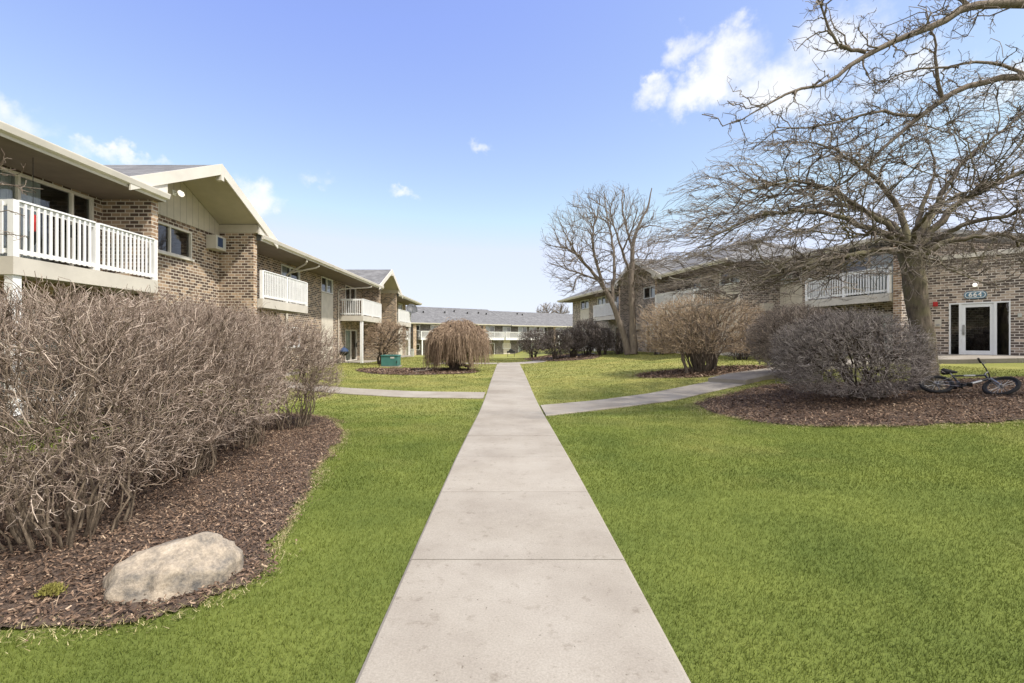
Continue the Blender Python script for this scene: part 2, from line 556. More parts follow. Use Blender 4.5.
def strip(name, A, B, top=.03, seg=.4, joint=None, thick=.12):
    """concrete strip between two edge lines, cut into slabs with open joints"""
    A = [np.array(p, float) for p in A]; B = [np.array(p, float) for p in B]

    def resample(Pl, n):
        Pl = np.array(Pl); d = np.r_[0, np.cumsum(np.linalg.norm(np.diff(Pl, axis=0), axis=1))]
        t = np.linspace(0, d[-1], n)
        return np.stack([np.interp(t, d, Pl[:, 0]), np.interp(t, d, Pl[:, 1])], -1)
    Ln = np.sum(np.linalg.norm(np.diff(np.array(A), axis=0), axis=1))
    PATHS.append(np.array(list(map(tuple, A)) + list(map(tuple, B[::-1]))))
    ns = max(1, int(round(Ln / (joint or 1.524))))
    per = max(2, int(math.ceil(Ln / ns / seg)) + 1)
    n = ns * (per - 1) + 1
    a = resample(A, n); b = resample(B, n)
    verts, faces = [], []
    for k in range(ns):
        j = [min(k * (per - 1) + q, n - 1) for q in range(per)]
        pa, pb = a[j].copy(), b[j].copy()
        g = .0045
        for P_ in (pa, pb):
            d0 = P_[1] - P_[0]; P_[0] += d0 / np.linalg.norm(d0) * g
            d1 = P_[-1] - P_[-2]; P_[-1] -= d1 / np.linalg.norm(d1) * g
        base = len(verts)
        dz = random.uniform(-.0015, .0015)
        cols = [0, .012, .25, .5, .75, .988, 1]
        for q in range(per):
            for ci, c in enumerate(cols):
                p = pa[q] * (1 - c) + pb[q] * c
                zz = Z(*p) + top + dz - (.012 if ci in (0, len(cols) - 1) else 0)
                verts.append((p[0], p[1], zz))
        nc = len(cols)
        for q in range(per - 1):
            for c in range(nc - 1):
                o = base + q * nc + c
                faces.append((o, o + 1, o + 1 + nc, o + nc))
        # skirts
        ring = [base + c for c in range(nc)] + [base + q * nc + nc - 1 for q in range(1, per)] + \
               [base + (per - 1) * nc + c for c in range(nc - 2, -1, -1)] + [base + q * nc for q in range(per - 2, 0, -1)]
        lo = len(verts)
        for r_ in ring: verts.append((verts[r_][0], verts[r_][1], verts[r_][2] - thick))
        for q in range(len(ring)):
            r2 = (q + 1) % len(ring)
            faces.append((ring[q], lo + q, lo + r2, ring[r2]))
    o = link(name, np_mesh(name, verts, faces), M['concrete'])
    return tag(o, kind='structure')


pts_y = [-2.75 + 1.524 * k for k in range(0, 23)]
lx = lambda y: -.682 + .0002 * y + (.05 * sstep(6, 12, y))
rx = lambda y: .826 - .02 * sstep(6, 12, y)
strip('sidewalk', [(lx(y), y) for y in pts_y], [(rx(y), y) for y in pts_y], seg=.4)
# left cross path, right cross path, far cross paths
strip('path', [(-.67, 13.6), (-3, 13.75), (-6.5, 15.0), (-9.0, 16.3)], [(-.67, 15.0), (-3, 15.15), (-6.5, 16.3), (-9.0, 17.6)], joint=2.9)
strip('path', [(.84, 10.35), (2.5, 11.5), (4.2, 12.7), (6.0, 14.2), (7.6, 15.3)],
      [(.84, 12.1), (2.5, 13.1), (3.9, 14.2), (5.4, 15.4), (6.9, 16.5)], joint=2.9)
strip('path', [(-.62, 30.9), (-5, 30.9)], [(-.62, 32.2), (-5, 32.2)])
strip('path', [(-.55, 30.83), (.9, 30.83), (2.5, 32.6), (3.4, 35.4), (7, 37.8)], [(-.6, 32.2), (.2, 32.4), (1.6, 34.0), (2.7, 36.6), (6.6, 39.0)], top=.03)
# the raised step and the walk up to the entrance
strip('path', [(7.62, 15.32), (8.6, 16.0), (12, 17.2)], [(6.92, 16.52), (8.0, 17.4), (11.5, 18.5)], top=.15, thick=.35)
strip('path', [(12, 17.2), (14.7, 17.9), (16.2, 16.4), (17.4, 14.95), (21.4, 10.2)],
      [(11.5, 18.5), (14.6, 19.3), (16.08, 19.88), (17.72, 17.94), (22.7, 11.9)], top=.16, thick=.35)


def in_poly(P, pts):
    x, y = pts[:, 0], pts[:, 1]
    inside = np.zeros(len(pts), bool)
    j = len(P) - 1
    for k in range(len(P)):
        xi, yi = P[k]; xj, yj = P[j]
        c = ((yi > y) != (yj > y)) & (x < (xj - xi) * (y - yi) / (yj - yi + 1e-12) + xi)
        inside ^= c
        j = k
    return inside


def smooth_loop(P, it=2):
    P = np.array(P, float)
    for _ in range(it):
        Q = np.roll(P, -1, 0)
        P = np.stack([.75 * P + .25 * Q, .25 * P + .75 * Q], 1).reshape(-1, 2)
    return P


def wob(p, s, a):
    return a * np.stack([np.sin(p[:, 1] * s + 1.3) * np.sin(p[:, 0] * s * .7 + .4) + .5 * np.sin(p[:, 0] * s * 2.7 + p[:, 1] * s * 2.1),
                         np.sin(p[:, 0] * s + .7) * np.sin(p[:, 1] * s * .8 + 2.) + .5 * np.sin(p[:, 1] * s * 2.9 - p[:, 0] * s * 1.9)], -1)


BEDS = []


def mulch_bed(outline, cell, chips, csize):
    P = smooth_loop(outline)
    BEDS.append(P)
    lo, hi = P.min(0) - .3, P.max(0) + .3
    xs = np.arange(lo[0], hi[0], cell); ys = np.arange(lo[1], hi[1], cell)
    Xg, Yg = np.meshgrid(xs, ys)
    jit = rng.uniform(-.3, .3, (*Xg.shape, 2)) * cell
    Xg = Xg + jit[..., 0]; Yg = Yg + jit[..., 1]
    ins_v = in_poly(P, np.stack([Xg.ravel(), Yg.ravel()], -1) + wob(np.stack([Xg.ravel(), Yg.ravel()], -1), 5, .05)).reshape(Xg.shape)
    # raise towards the middle: average of the inside mask
    soft = ins_v.astype(float)
    for _ in range(4):
        s = soft.copy()
        s[1:-1, 1:-1] = (soft[1:-1, 1:-1] + soft[:-2, 1:-1] + soft[2:, 1:-1] + soft[1:-1, :-2] + soft[1:-1, 2:]) / 5
        soft = s
    Zg = zt(Xg, Yg) + .002 + .028 * soft + rng.normal(0, .006, Xg.shape) * soft
    n_y, n_x = Xg.shape
    idx = np.arange(n_x * n_y).reshape(n_y, n_x)
    keep = (ins_v[:-1, :-1].astype(int) + ins_v[:-1, 1:] + ins_v[1:, 1:] + ins_v[1:, :-1]) >= 3
    Fa = np.stack([idx[:-1, :-1], idx[:-1, 1:], idx[1:, 1:], idx[1:, :-1]], -1)[keep]
    used = np.unique(Fa); remap = np.zeros(n_x * n_y, int); remap[used] = np.arange(len(used))
    V_ = np.stack([Xg, Yg, Zg], -1).reshape(-1, 3)[used]
    tag(link('mulch_bed', np_mesh('mulch_bed', V_, remap[Fa]), M['mulch_base'], smooth=True), kind='structure')
    # chips
    pts = rng.uniform(lo, hi, (int(chips * 2.2), 2))
    pts = pts[in_poly(P, pts + wob(pts, 5, .09) + rng.normal(0, .05, pts.shape))][:chips]
    n = len(pts)
    z = zt(pts[:, 0], pts[:, 1]) + .03 + rng.uniform(0, .025, n)
    a = rng.uniform(0, 2 * math.pi, n); tilt = rng.normal(0, .35, n); til2 = rng.normal(0, .35, n)
    L = csize * np.exp(rng.normal(-.35, .48, n)).clip(.2, 2.2); W = csize * rng.uniform(.1, .42, n)
    e = np.stack([np.cos(a) * np.cos(tilt), np.sin(a) * np.cos(tilt), np.sin(tilt)], -1)
    f = np.stack([-np.sin(a) * np.cos(til2), np.cos(a) * np.cos(til2), np.sin(til2)], -1)
    c = np.stack([pts[:, 0], pts[:, 1], z], -1)
    e *= L[:, None] / 2; f *= W[:, None] / 2
    up = np.array([0, 0, 1]) * (rng.uniform(-.1, .25, n) * L)[:, None]
    Vc = np.stack([c - e - f, c - e + f * .7, c + f + up, c + e + f * .6, c + e - f * .8, c - f + up], 1).reshape(-1, 3)
    b = np.arange(n) * 6
    Fc = np.concatenate([np.stack([b, b + 5, b + 2, b + 1], -1), np.stack([b + 5, b + 4, b + 3, b + 2], -1)])
    return Vc, Fc


chipV, chipF, off = [], [], 0
left_bed = [(-2.95, 8.6), (-2.65, 7.7), (-2.42, 6.3), (-2.12, 5.2), (-1.9, 4.3), (-1.74, 3.7), (-1.62, 3.1), (-1.82, 2.75), (-2.3, 2.55),
            (-3.0, 2.5), (-4.2, 2.2), (-6.0, 2.0), (-6.2, 6.0), (-5.8, 9.6), (-4.9, 10.6), (-3.7, 10.0)]
right_bed = [(4.9, 12.6), (4.55, 11.0), (4.65, 9.8), (5.4, 8.85), (6.7, 8.5), (8.6, 8.35), (11, 8.3), (14, 8.6), (15.5, 10.0), (14.6, 12.2),
             (12.0, 13.0), (10.2, 13.6), (9.0, 14.6), (8.0, 15.0), (6.4, 13.6)]
mid_bed = [(5.0, 19.2), (6.2, 18.2), (8.0, 17.8), (10.2, 18.0), (10.8, 19.2), (10.0, 20.6), (8.0, 21.2), (5.8, 20.6)]
weep_bed = [(-1.2, 23.3), (-2.0, 22.0), (-4.0, 21.3), (-6.3, 21.6), (-7.6, 23.4), (-6.8, 25.3), (-4.2, 26.4), (-2.2, 25.8)]
far_bed = [(1.2, 39.0), (1.6, 36.0), (2.6, 33.0), (4.6, 31.4), (6.4, 32.6), (6.9, 36.0), (5.6, 39.5), (3, 41.5)]
for bed, cell, n, cs in ((left_bed, .05, 80000, .034), (right_bed, .08, 44000, .06), (mid_bed, .15, 5000, .12), (weep_bed, .15, 5000, .12), (far_bed, .2, 3000, .15)):
    Vc, Fc = mulch_bed(bed, cell, n, cs)
    chipV.append(Vc); chipF.append(Fc + off); off += len(Vc)
tag(link('mulch_chips', np_mesh('mulch_chips', np.concatenate(chipV), np.concatenate(chipF)), M['chip']), kind='stuff')


# -------------------------------------------------------------------- grass
def grass(n, y0, y1, h, w, power=1.0):
    u = rng.uniform(0, 1, n)
    y = y0 + (y1 - y0) * u ** power
    half = np.minimum(y * 1.17 + 1.0, 16)
    x = rng.uniform(-1, 1, n) * half
    p = np.stack([x, y], -1)
    bad = np.zeros(n, bool)
    for P in PATHS: bad |= in_poly(P, p + rng.normal(0, .012, p.shape))
    for P in BEDS: bad |= in_poly(P, p + wob(p, 5, .06) + rng.normal(0, .05, p.shape))
    nn = (x - 11.92) * .9773 + (y - 24.36) * .2118
    bad |= (x < -10.4) | (nn > 1.2)
    p = p[~bad]; n = len(p)
    z = zt(p[:, 0], p[:, 1])
    a = rng.uniform(0, 2 * math.pi, n)
    hh = h * rng.uniform(.5, 1.25, n); ww = w * rng.uniform(.6, 1.2, n)
    lean = np.stack([rng.normal(.15, .4, n), rng.normal(0, .4, n)], -1) * hh[:, None]
    d = np.stack([np.cos(a), np.sin(a)], -1) * ww[:, None] / 2
    b0 = np.c_[p - d, z - .004]; b1 = np.c_[p + d, z - .004]
    t = np.c_[p + lean, z + hh]
    return np.stack([b0, b1, t], 1).reshape(-1, 3)


g = np.concatenate([grass(240000, 1.5, 5, .024, .0055), grass(240000, 5, 10, .026, .010),
                    grass(130000, 10, 20, .030, .024), grass(60000, 20, 42, .04, .05)])
tag(link('grass', np_mesh('grass', g, np.arange(len(g)).reshape(-1, 3)), M['blade']), kind='stuff')


# dead straw where turf meets mulch
def thatch(P, n, spread, h, w):
    L = np.r_[0, np.cumsum(np.linalg.norm(np.diff(np.r_[P, P[:1]], axis=0), axis=1))]
    Q = np.r_[P, P[:1]]
    t = rng.uniform(0, L[-1], n)
    p = np.stack([np.interp(t, L, Q[:, 0]), np.interp(t, L, Q[:, 1])], -1)
    s = .35 + .65 * (np.sin(t * 1.9) * np.sin(t * .83 + 1) > -.1)
    p = p + rng.normal(0, 1, p.shape) * (spread * s)[:, None]
    a = rng.uniform(0, 2 * math.pi, n); hh = h * rng.uniform(.4, 1.2, n)
    d = np.stack([np.cos(a), np.sin(a)], -1)
    z = zt(p[:, 0], p[:, 1]) + .03
    e = np.stack([-d[:, 1], d[:, 0]], -1) * w / 2
    return np.stack([np.c_[p - e, z - .01], np.c_[p + e, z - .01], np.c_[p + d * (hh * 1.6)[:, None], z + hh * rng.uniform(.0, .5, n)]], 1).reshape(-1, 3)


th = np.concatenate([thatch(BEDS[0], 16000, .08, .022, .0045), thatch(BEDS[1], 14000, .22, .035, .009), thatch(BEDS[2], 4000, .3, .05, .018)])
tag(link('dry_grass', np_mesh('dry_grass', th, np.arange(len(th)).reshape(-1, 3)), M['straw']), kind='stuff')


# --------------------------------------------------------------- vegetation
def unit(v):
    return v / (np.linalg.norm(v, axis=-1, keepdims=True) + 1e-9)


def tubes(P, R, sides=3):
    """P (n,m,3) polylines, R (n,m) radii -> verts, quads"""
    n, m, _ = P.shape
    T = np.empty_like(P)
    T[:, 1:-1] = P[:, 2:] - P[:, :-2]; T[:, 0] = P[:, 1] - P[:, 0]; T[:, -1] = P[:, -1] - P[:, -2]
    T = unit(T)
    mean = unit(P[:, -1] - P[:, 0])
    ref = np.where(np.abs(mean[:, 2:3]) < .8, np.array([[0, 0, 1.]]), np.array([[1., 0, 0]]))[:, None, :]
    U = unit(np.cross(T, np.broadcast_to(ref, T.shape))); W = np.cross(U, T)
    a = np.arange(sides) * 2 * math.pi / sides
    ring = U[:, :, None] * np.cos(a)[None, None, :, None] + W[:, :, None] * np.sin(a)[None, None, :, None]
    V = P[:, :, None] + ring * R[:, :, None, None]
    idx = np.arange(n * m * sides).reshape(n, m, sides)
    nx_ = np.roll(idx, -1, 2)
    Fq = np.stack([idx[:, :-1], nx_[:, :-1], nx_[:, 1:], idx[:, 1:]], -1).reshape(-1, 4)
    return V.reshape(-1, 3), Fq


class Twigs:
    def __init__(s): s.V, s.F, s.o = [], [], 0

    def add(s, P, R, sides=3):
        v, f = tubes(P, R, sides)
        s.V.append(v); s.F.append(f + s.o); s.o += len(v)

    def build(s, name, mat, parent, origin, smooth=True):
        return link(name, np_mesh(name, np.concatenate(s.V) - np.asarray(origin), np.concatenate(s.F)), mat, parent, smooth)


def curves(P0, T0, Q, m, wobble, bend=.45, droop=0.0):
    """curved runs from P0 (leaving along T0) to Q"""
    L = np.linalg.norm(Q - P0, axis=1, keepdims=True)
    C = P0 + T0 * L * bend
    t = np.linspace(0, 1, m)[None, :, None]
    P = (1 - t) ** 2 * P0[:, None] + 2 * t * (1 - t) * C[:, None] + t ** 2 * Q[:, None]
    nz = rng.normal(0, 1, P.shape) * (L * wobble)[:, None] * np.sin(np.linspace(0, math.pi, m) * .92)[None, :, None]
    P = P + nz
    if droop: P[:, :, 2] -= (t[:, :, 0] ** 2) * droop * L
    return P


class Nodes:
    """growing cloud of attachment points with tangents"""
    def __init__(s): s.p, s.t, s.r = np.zeros((0, 3)), np.zeros((0, 3)), np.zeros(0)

    def add(s, P, R, skip=0.15):
        m = P.shape[1]; k0 = max(1, int(m * skip))
        T = unit(np.diff(P, axis=1)); T = np.concatenate([T, T[:, -1:]], 1)
        s.p = np.concatenate([s.p, P[:, k0:].reshape(-1, 3)])
        s.t = np.concatenate([s.t, T[:, k0:].reshape(-1, 3)])
        s.r = np.concatenate([s.r, R[:, k0:].reshape(-1)])

    def nearest(s, Q):
        kd = KDTree(len(s.p))
        for k, p in enumerate(s.p): kd.insert(p, k)
        kd.balance()
        return np.array([kd.find(q)[1] for q in Q], int)


def attach(nodes, targets, center, pull, m, wobble, r_from, r_tip, bend=.45, maxr=.7, droop=0.0):
    """grow one run to every target from the nearest node on its inner side"""
    k = nodes.nearest(targets + (center - targets) * pull)
    P0, T0 = nodes.p[k], nodes.t[k]
    P = curves(P0, T0, targets, m, wobble, bend, droop)
    r0 = np.minimum(r_from, nodes.r[k] * maxr + r_tip * .3)
    R = r0[:, None] + (r_tip - r0[:, None]) * np.linspace(0, 1, m)[None]
    nodes.add(P, R)
    return P, R


def ball(n, inner=0.0, flat=2.0):
    """points in a unit (super-)ball shell"""
    d = unit(rng.normal(0, 1, (n, 3)))
    d /= (np.abs(d) ** flat).sum(1, keepdims=True) ** (1 / flat)
    r = (inner ** 3 + (1 - inner ** 3) * rng.uniform(0, 1, (n, 1))) ** (1 / 3)
    return d * r


def shrub(name, base, c, rad, label, cat, group, mats, stems=24, counts=(170, 1500, 5200), foot=.32,
          rr=(.014, .006, .0035, .0022), flat=2.6, wobble=.09, upright=.5, zmin=.12, lump=.10, inner=.45):
    """bare deciduous shrub: stems from the foot, then three orders of twigs filling its outline"""
    base = np.array(base, float); c = np.array(c, float); rad = np.array(rad, float)
    root = empty(name, tuple(base), label, cat, group)
    nodes = Nodes(); st = Twigs(); tw = Twigs()
    ph = rng.uniform(0, 6, 6)

    def targets(n, inn):
        q = ball(n, inn, flat)
        u = unit(q)
        k = 1 + lump * (np.sin(u[:, 0] * 5 + ph[0]) * np.sin(u[:, 1] * 5 + ph[1]) + .7 * np.sin(u[:, 2] * 7 + ph[2] + u[:, 0] * 4))
        q = c + q * rad * k[:, None] * rng.normal(1, .042, (n, 1))
        q = q[q[:, 2] > base[2] + zmin]
        return q
    a = rng.uniform(0, 2 * math.pi, stems); f = foot * np.sqrt(rng.uniform(.05, 1, stems))
    P0 = base + np.stack([np.cos(a) * f, np.sin(a) * f, np.full(stems, -.03)], -1)
    q = ball(stems, .45, flat)
    q[:, 2] = np.abs(q[:, 2]) * .7 + .1
    q[:, :2] = q[:, :2] * .5 + .5 * np.stack([np.cos(a), np.sin(a)], -1) * rng.uniform(.3, .95, (stems, 1))
    Q = c + q * rad * .88
    T0 = unit(np.stack([np.cos(a) * .5, np.sin(a) * .5, np.full(stems, 1 / max(.2, 1 - upright))], -1))
    P = curves(P0, T0, Q, 9, .025, .4)
    R = np.linspace(1, .35, 9)[None] * (rr[0] * rng.uniform(.6, 1.35, stems))[:, None]
    nodes.add(P, R, .3)
    st.add(P, R, 6)
    P, R = attach(nodes, targets(counts[0], .2), base + [0, 0, .15], .16, 7, .05, rr[1], rr[2] * .9); st.add(P, R, 4)
    P, R = attach(nodes, targets(counts[1], inner), base + [0, 0, .3], .10, 5, wobble * .8, rr[2], rr[3]); tw.add(P, R, 3)
    P, R = attach(nodes, targets(counts[2], inner + .1), base + [0, 0, .3], .05, 4, wobble, rr[3] * 1.2, rr[3] * .7); tw.add(P, R, 3)
    st.build('stems', mats[0], root, base)
    tw.build('twigs', mats[1], root, base)
    return root


HG = 'bare clipped shrubs of the hedge beside the lower left lawn'
hedge = [((-3.45, 3.75), (-3.75, 3.85), (1.05, 1.05), 1.98, 'bare clipped hedge shrub nearest the camera, tangled stems showing behind the boulder'),
         ((-3.75, 5.45), (-4.0, 5.5), (1.15, 1.15), 2.05, 'second bare hedge shrub from the near end, pale tangled twigs over mulch'),
         ((-3.95, 7.05), (-4.3, 6.9), (1.02, 1.0), 2.02, 'third hedge shrub from the near end, between the thickest shrub and the end one'),
         ((-3.95, 8.65), (-4.1, 8.8), (1.02, 1.0), 1.92, 'rounded end shrub of the bare hedge, dark stems fanning above the mulch tip'),
         ((-5.1, 2.75), (-5.2, 2.7), (1.1, 1.05), 1.92, 'hedge shrub cut by the left picture edge, behind the nearest one')]
for hk, ((bx, by), (cx, cy), (ra, rb), top, lab) in enumerate(hedge):
    z0 = Z(bx, by) + .02
    zc = z0 + (top - z0) * .57
    shrub('hedge_shrub', (bx, by, z0), (cx, cy, zc), (ra, rb, top - zc), lab, 'shrub', HG, (M['stem'], M['twig']),
          stems=44, counts=((360, 3800, 10500), (400, 4600, 13000), (400, 4600, 13000), (380, 4200, 11500), (300, 2600, 7000))[hk], foot=.36, rr=(.011, .0062, .0038, .0024), flat=4.2 if by < 8 else 2.6, wobble=.085, lump=.05, zmin=.5 if by > 8 else .3 if by > 6 else .16, inner=.5, upright=.2)

# rounded grey shrubs on the right
b = at(866, 397, 11.3)
shrub('rounded_shrub', (8.45, 11.4, Z(8.45, 11.4) + .02), (7.98, 11.3, 1.20), (1.66, 1.5, 1.08),
      'wide dome-shaped grey bare shrub in front of the tree trunk, on brown mulch', 'shrub', None, (M['bark_dark'], M['twig_grey']),
      stems=26, counts=(320, 4000, 14500), foot=.4, rr=(.03, .011, .006, .0038), flat=2.1, lump=.03, zmin=.14, inner=.66, wobble=.11)
shrub('rounded_shrub', (9.6, 15.8, Z(9.6, 15.8) + .02), (9.5, 15.7, 1.62), (1.55, 1.4, 1.15),
      'smaller dome-shaped grey shrub half hidden behind the wide one, left of its top', 'shrub', None, (M['bark_dark'], M['twig_brown']),
      stems=22, counts=(240, 3400, 11000), foot=.4, rr=(.03, .012, .007, .0052), flat=2.2, lump=.03, zmin=.1, inner=.62)

# big vase-shaped tan shrub
zb = Z(8.05, 19.7)
shrub('spreading_shrub', (8.05, 19.7, zb + .02), (7.95, 19.7, zb + 1.72), (2.5, 2.0, 1.5),
      'large tan vase-shaped bare shrub on its own mulch ring, left of the concrete step', 'shrub', None, (M['bark_plain'], M['twig_tan']),
      stems=90, counts=(480, 3600, 10000), foot=.42, rr=(.03, .014, .008, .0055), flat=2.5, wobble=.05, lump=.05, zmin=.75, upright=.35, inner=.4)
zb = Z(7.25, 19.2)
shrub('sapling', (7.25, 19.2, zb + .02), (7.0, 19.2, zb + 1.5), (.75, .6, .75),
      'small forked sapling with two thin trunks beside the large tan shrub', 'sapling', None, (M['bark_plain'], M['twig_tan']),
      stems=3, counts=(40, 260, 500), foot=.1, rr=(.05, .015, .008, .0055), zmin=.7)

# far rounded shrubs beside the path
FG = 'dark rounded shrubs in the far mulch bed'
far_sh = [((2.25, 41.0), 1.35, 2.35, 'farthest dark rounded shrub, standing alone where the sidewalk ends'),
          ((3.55, 34.2), 1.2, 2.15, 'dark twiggy shrub beside the far walkway, nearest of the far bed'),
          ((4.9, 35.4), 1.0, 2.2, 'dark shrub second from the sidewalk in the far bed'),
          ((6.05, 36.3), 1.1, 2.75, 'tall dark shrub in the far bed before the brick corner'),
          ((7.0, 35.4), .9, 2.0, 'low dark shrub of the far bed, nearest the two-trunked tree')]
for (x, y), r, h, lab in far_sh:
    z0 = Z(x, y)
    shrub('dark_shrub', (x, y, z0), (x, y, z0 + h * .58), (r, r, h * .45), lab, 'shrub', FG, (M['bark_dark'], M['twig_dark']),
          stems=14, counts=(120, 1300, 3600), foot=.3, rr=(.04, .02, .013, .009), flat=2.4, zmin=.3, lump=.07)
for (x, y), r, h, lab in [((8.05, 34.6), .8, 1.7, 'low dark shrub behind the trunks of the two-trunked tree'),
                          ((10.0, 31.6), .85, 1.35, 'low dark shrub against the wall, left of the large tan shrub'),
                          ((11.6, 23.8), .9, 1.2, 'low dark shrub against the wall, right of the large tan shrub')]:
    z0 = Z(x, y)
    shrub('foundation_shrub', (x, y, z0), (x, y, z0 + h * .52), (r, r, h * .5), lab, 'shrub', 'low shrubs along the right building',
          (M['bark_dark'], M['twig_dark']), stems=12, counts=(80, 600, 1300), foot=.3, rr=(.03, .015, .01, .008), zmin=.1)

# small round-headed tree behind the green cabinet
xt, yt = -7.55, 28.6
shrub('round_headed_tree', (xt, yt, Z(xt, yt)), (-7.15, 28.6, 1.68), (1.3, 1.2, 1.02),
      'small round-headed bare tree with dark trunk behind the green cabinet', 'tree', None, (M['bark_dark'], M['twig_weep']),
      stems=7, counts=(110, 900, 2400), foot=.12, rr=(.07, .022, .01, .007), zmin=.75, lump=.08)


# ---- trees
def polyline(pts, n):
    P = np.array(pts, float)
    # Catmull-Rom through the given points
    Q = np.concatenate([[2 * P[0] - P[1]], P, [2 * P[-1] - P[-2]]])
    out = []
    for k in range(1, len(Q) - 2):
        for t in np.linspace(0, 1, 9)[:-1]:
            out.append(.5 * ((2 * Q[k]) + (-Q[k - 1] + Q[k + 1]) * t + (2 * Q[k - 1] - 5 * Q[k] + 4 * Q[k + 1] - Q[k + 2]) * t ** 2
                             + (-Q[k - 1] + 3 * Q[k] - 3 * Q[k + 1] + Q[k + 2]) * t ** 3))
    out.append(Q[-2]); out = np.array(out)
    d = np.r_[0, np.cumsum(np.linalg.norm(np.diff(out, axis=0), axis=1))]
    t = np.linspace(0, d[-1], n)
    return np.stack([np.interp(t, d, out[:, j]) for j in range(3)], -1)


def limb(store, nodes, pts, r0, r1, n=16, sides=8, skip=.15, rough=.0, ease=1.0):
    P = polyline(pts, n)
    if rough: P[1:] += rng.normal(0, rough, P[1:].shape)
    R = r1 + (r0 - r1) * (1 - np.linspace(0, 1, n)) ** ease
    store.add(P[None], R[None], sides)
    nodes.add(P[None], R[None], skip)
    return P


# the wide spreading tree at right
BT = np.array([10.45, 12.0, Z(10.45, 12.0) - .05])
root = empty('spreading_tree', tuple(BT), 'wide spreading bare tree with leaning mossy trunk behind the bicycle', 'tree')
tr, cr, nd = Twigs(), Twigs(), Nodes()
tp = polyline([BT, at(924, 345, 12.), at(917, 300, 12.), at(912, 262, 12.), at(911, 246, 12.)], 60)
h_ = np.linspace(0, 1, 60)
Rt = .235 + .20 * np.exp(-h_ * 11) + .05 * np.exp(-((h_ - 1) / .12) ** 2) 
tr.add(tp[None], Rt[None], 36)
from mathutils import noise as mn
tv = tr.V[0]
for k in range(len(tv)):
    c_ = tp[k // 36]; d_ = tv[k] - c_; v_ = Vector(tv[k])
    s_ = .16 * mn.noise(Vector((v_.x * 3.2, v_.y * 3.2, v_.z * 1.1))) + .10 * mn.noise(Vector((v_.x * 9, v_.y * 9, v_.z * 2.2 + 5))) + .05 * mn.noise(Vector((v_.x * 22, v_.y * 22, v_.z * 5)))
    tv[k] = c_ + d_ * (1 + s_ * 1.15)
y0 = 12.0
fork = at(911, 250, y0)
limbs = [
    ([fork, at(872, 251, 11.7), at(840, 256, 11.3), at(800, 268, 10.9), at(762, 280, 10.5)], .11, .025),
    ([fork, at(880, 232, 11.6), at(836, 216, 11.2), at(780, 212, 10.8), at(735, 226, 10.4), at(706, 240, 10.2)], .11, .02),
    ([fork, at(885, 224, 12.0), at(846, 198, 11.8), at(800, 182, 11.5), at(752, 190, 11.2)], .10, .02),
    ([fork, at(900, 214, 12.2), at(876, 180, 12.2), at(838, 152, 12.0), at(800, 140, 11.8)], .11, .02),
    ([at(912, 256, y0), at(920, 214, 12.4), at(934, 176, 12.6), at(930, 146, 12.6)], .12, .02),
    ([at(914, 254, y0), at(950, 212, 12.0), at(990, 186, 11.8), at(1040, 168, 11.6), at(1090, 160, 11.4)], .13, .03),
    ([at(914, 258, y0), at(948, 242, 11.8), at(990, 236, 11.6), at(1030, 244, 11.4), at(1075, 252, 11.2)], .10, .025),
    ([at(914, 256, y0), at(960, 226, 11.0), at(1010, 214, 10.4), at(1070, 200, 10.0)], .10, .025),
    ([fork, at(898, 236, 11.0), at(876, 232, 10.1), at(850, 238, 9.4)], .09, .02),
    ([at(912, 254, y0), at(918, 226, 11.2), at(940, 206, 10.3), at(968, 196, 9.6)], .09, .02),
    ([fork, at(925, 226, 13.2), at(945, 196, 14.4), at(960, 176, 15.4)], .10, .02),
    ([fork, at(890, 222, 13.0), at(850, 206, 14.0), at(815, 204, 14.8)], .10, .02),
    ([fork, at(946, 186, 12.2), at(984, 144, 12.2), at(1030, 110, 12.2)], .11, .02),
    ([at(912, 254, y0), at(940, 262, 11.6), at(975, 276, 11.3), at(985, 270, 11.1)], .035, .012),
    ([at(846, 256, 11.3), at(830, 272, 11.0), at(790, 284, 10.8), at(775, 287, 10.7)], .035, .012),
]
for pts, r0, r1 in limbs:
    limb(tr, nd, pts, r0 * .78, r1 * .8, 18, 8, .12, .026, 1.1)
ctr = np.array([10.2, 12.0, 4.0])


def crown_targets(n, c, rad, inner, zlo, keep=None):
    q = c + ball(n, inner, 2.0) * rad
    q = q[q[:, 2] > zlo(q)]
    if keep is not None: q = q[keep(q)]
    return q


zlo = lambda q: 3.15 - .30 * (q[:, 0] < 9.2) + .10 * np.sin(q[:, 0] * 2) - .05 * np.abs(q[:, 0] - 10) + rng.normal(0, .15, len(q)) + .30 * (q[:, 0] > 10.6) + .10 * np.maximum(q[:, 1] - 11.5, 0)


def layered(q):
    z0 = q[:, 2] - .10 * np.sin(q[:, 0] * 1.7 + q[:, 1])
    q[:, 2] += .78 * (np.round(z0 / .62) * .62 - z0) - .05 * np.maximum(np.abs(q[:, 0] - 10.2) - 3, 0)
    return q


def side(q): return np.c_[np.full(len(q), ctr[0]), np.full(len(q), ctr[1]), q[:, 2] - .25]
cc, cr_ = np.array([10.2, 11.9, 4.0]), np.array([6.6, 4.8, 3.3])
P, R = attach(nd, crown_targets(360, cc, cr_ * .92, .25, zlo), ctr, .16, 9, .05, .026, .009, .5); tr.add(P, R, 6)
q_ = layered(crown_targets(4200, cc, cr_, .3, zlo)); P, R = attach(nd, q_, side(q_), .12, 7, .055, .010, .0052, .45); cr.add(P, R, 4)
q_ = layered(crown_targets(23000, cc, cr_ * 1.04, .35, zlo)); P, R = attach(nd, q_, side(q_), .05, 5, .085, .0052, .0031, .4, .7, .12); cr.add(P, R, 3)
tr.build('trunk', M['bark'], root, BT)
cr.build('crown', M['twig_tree'], root, BT)

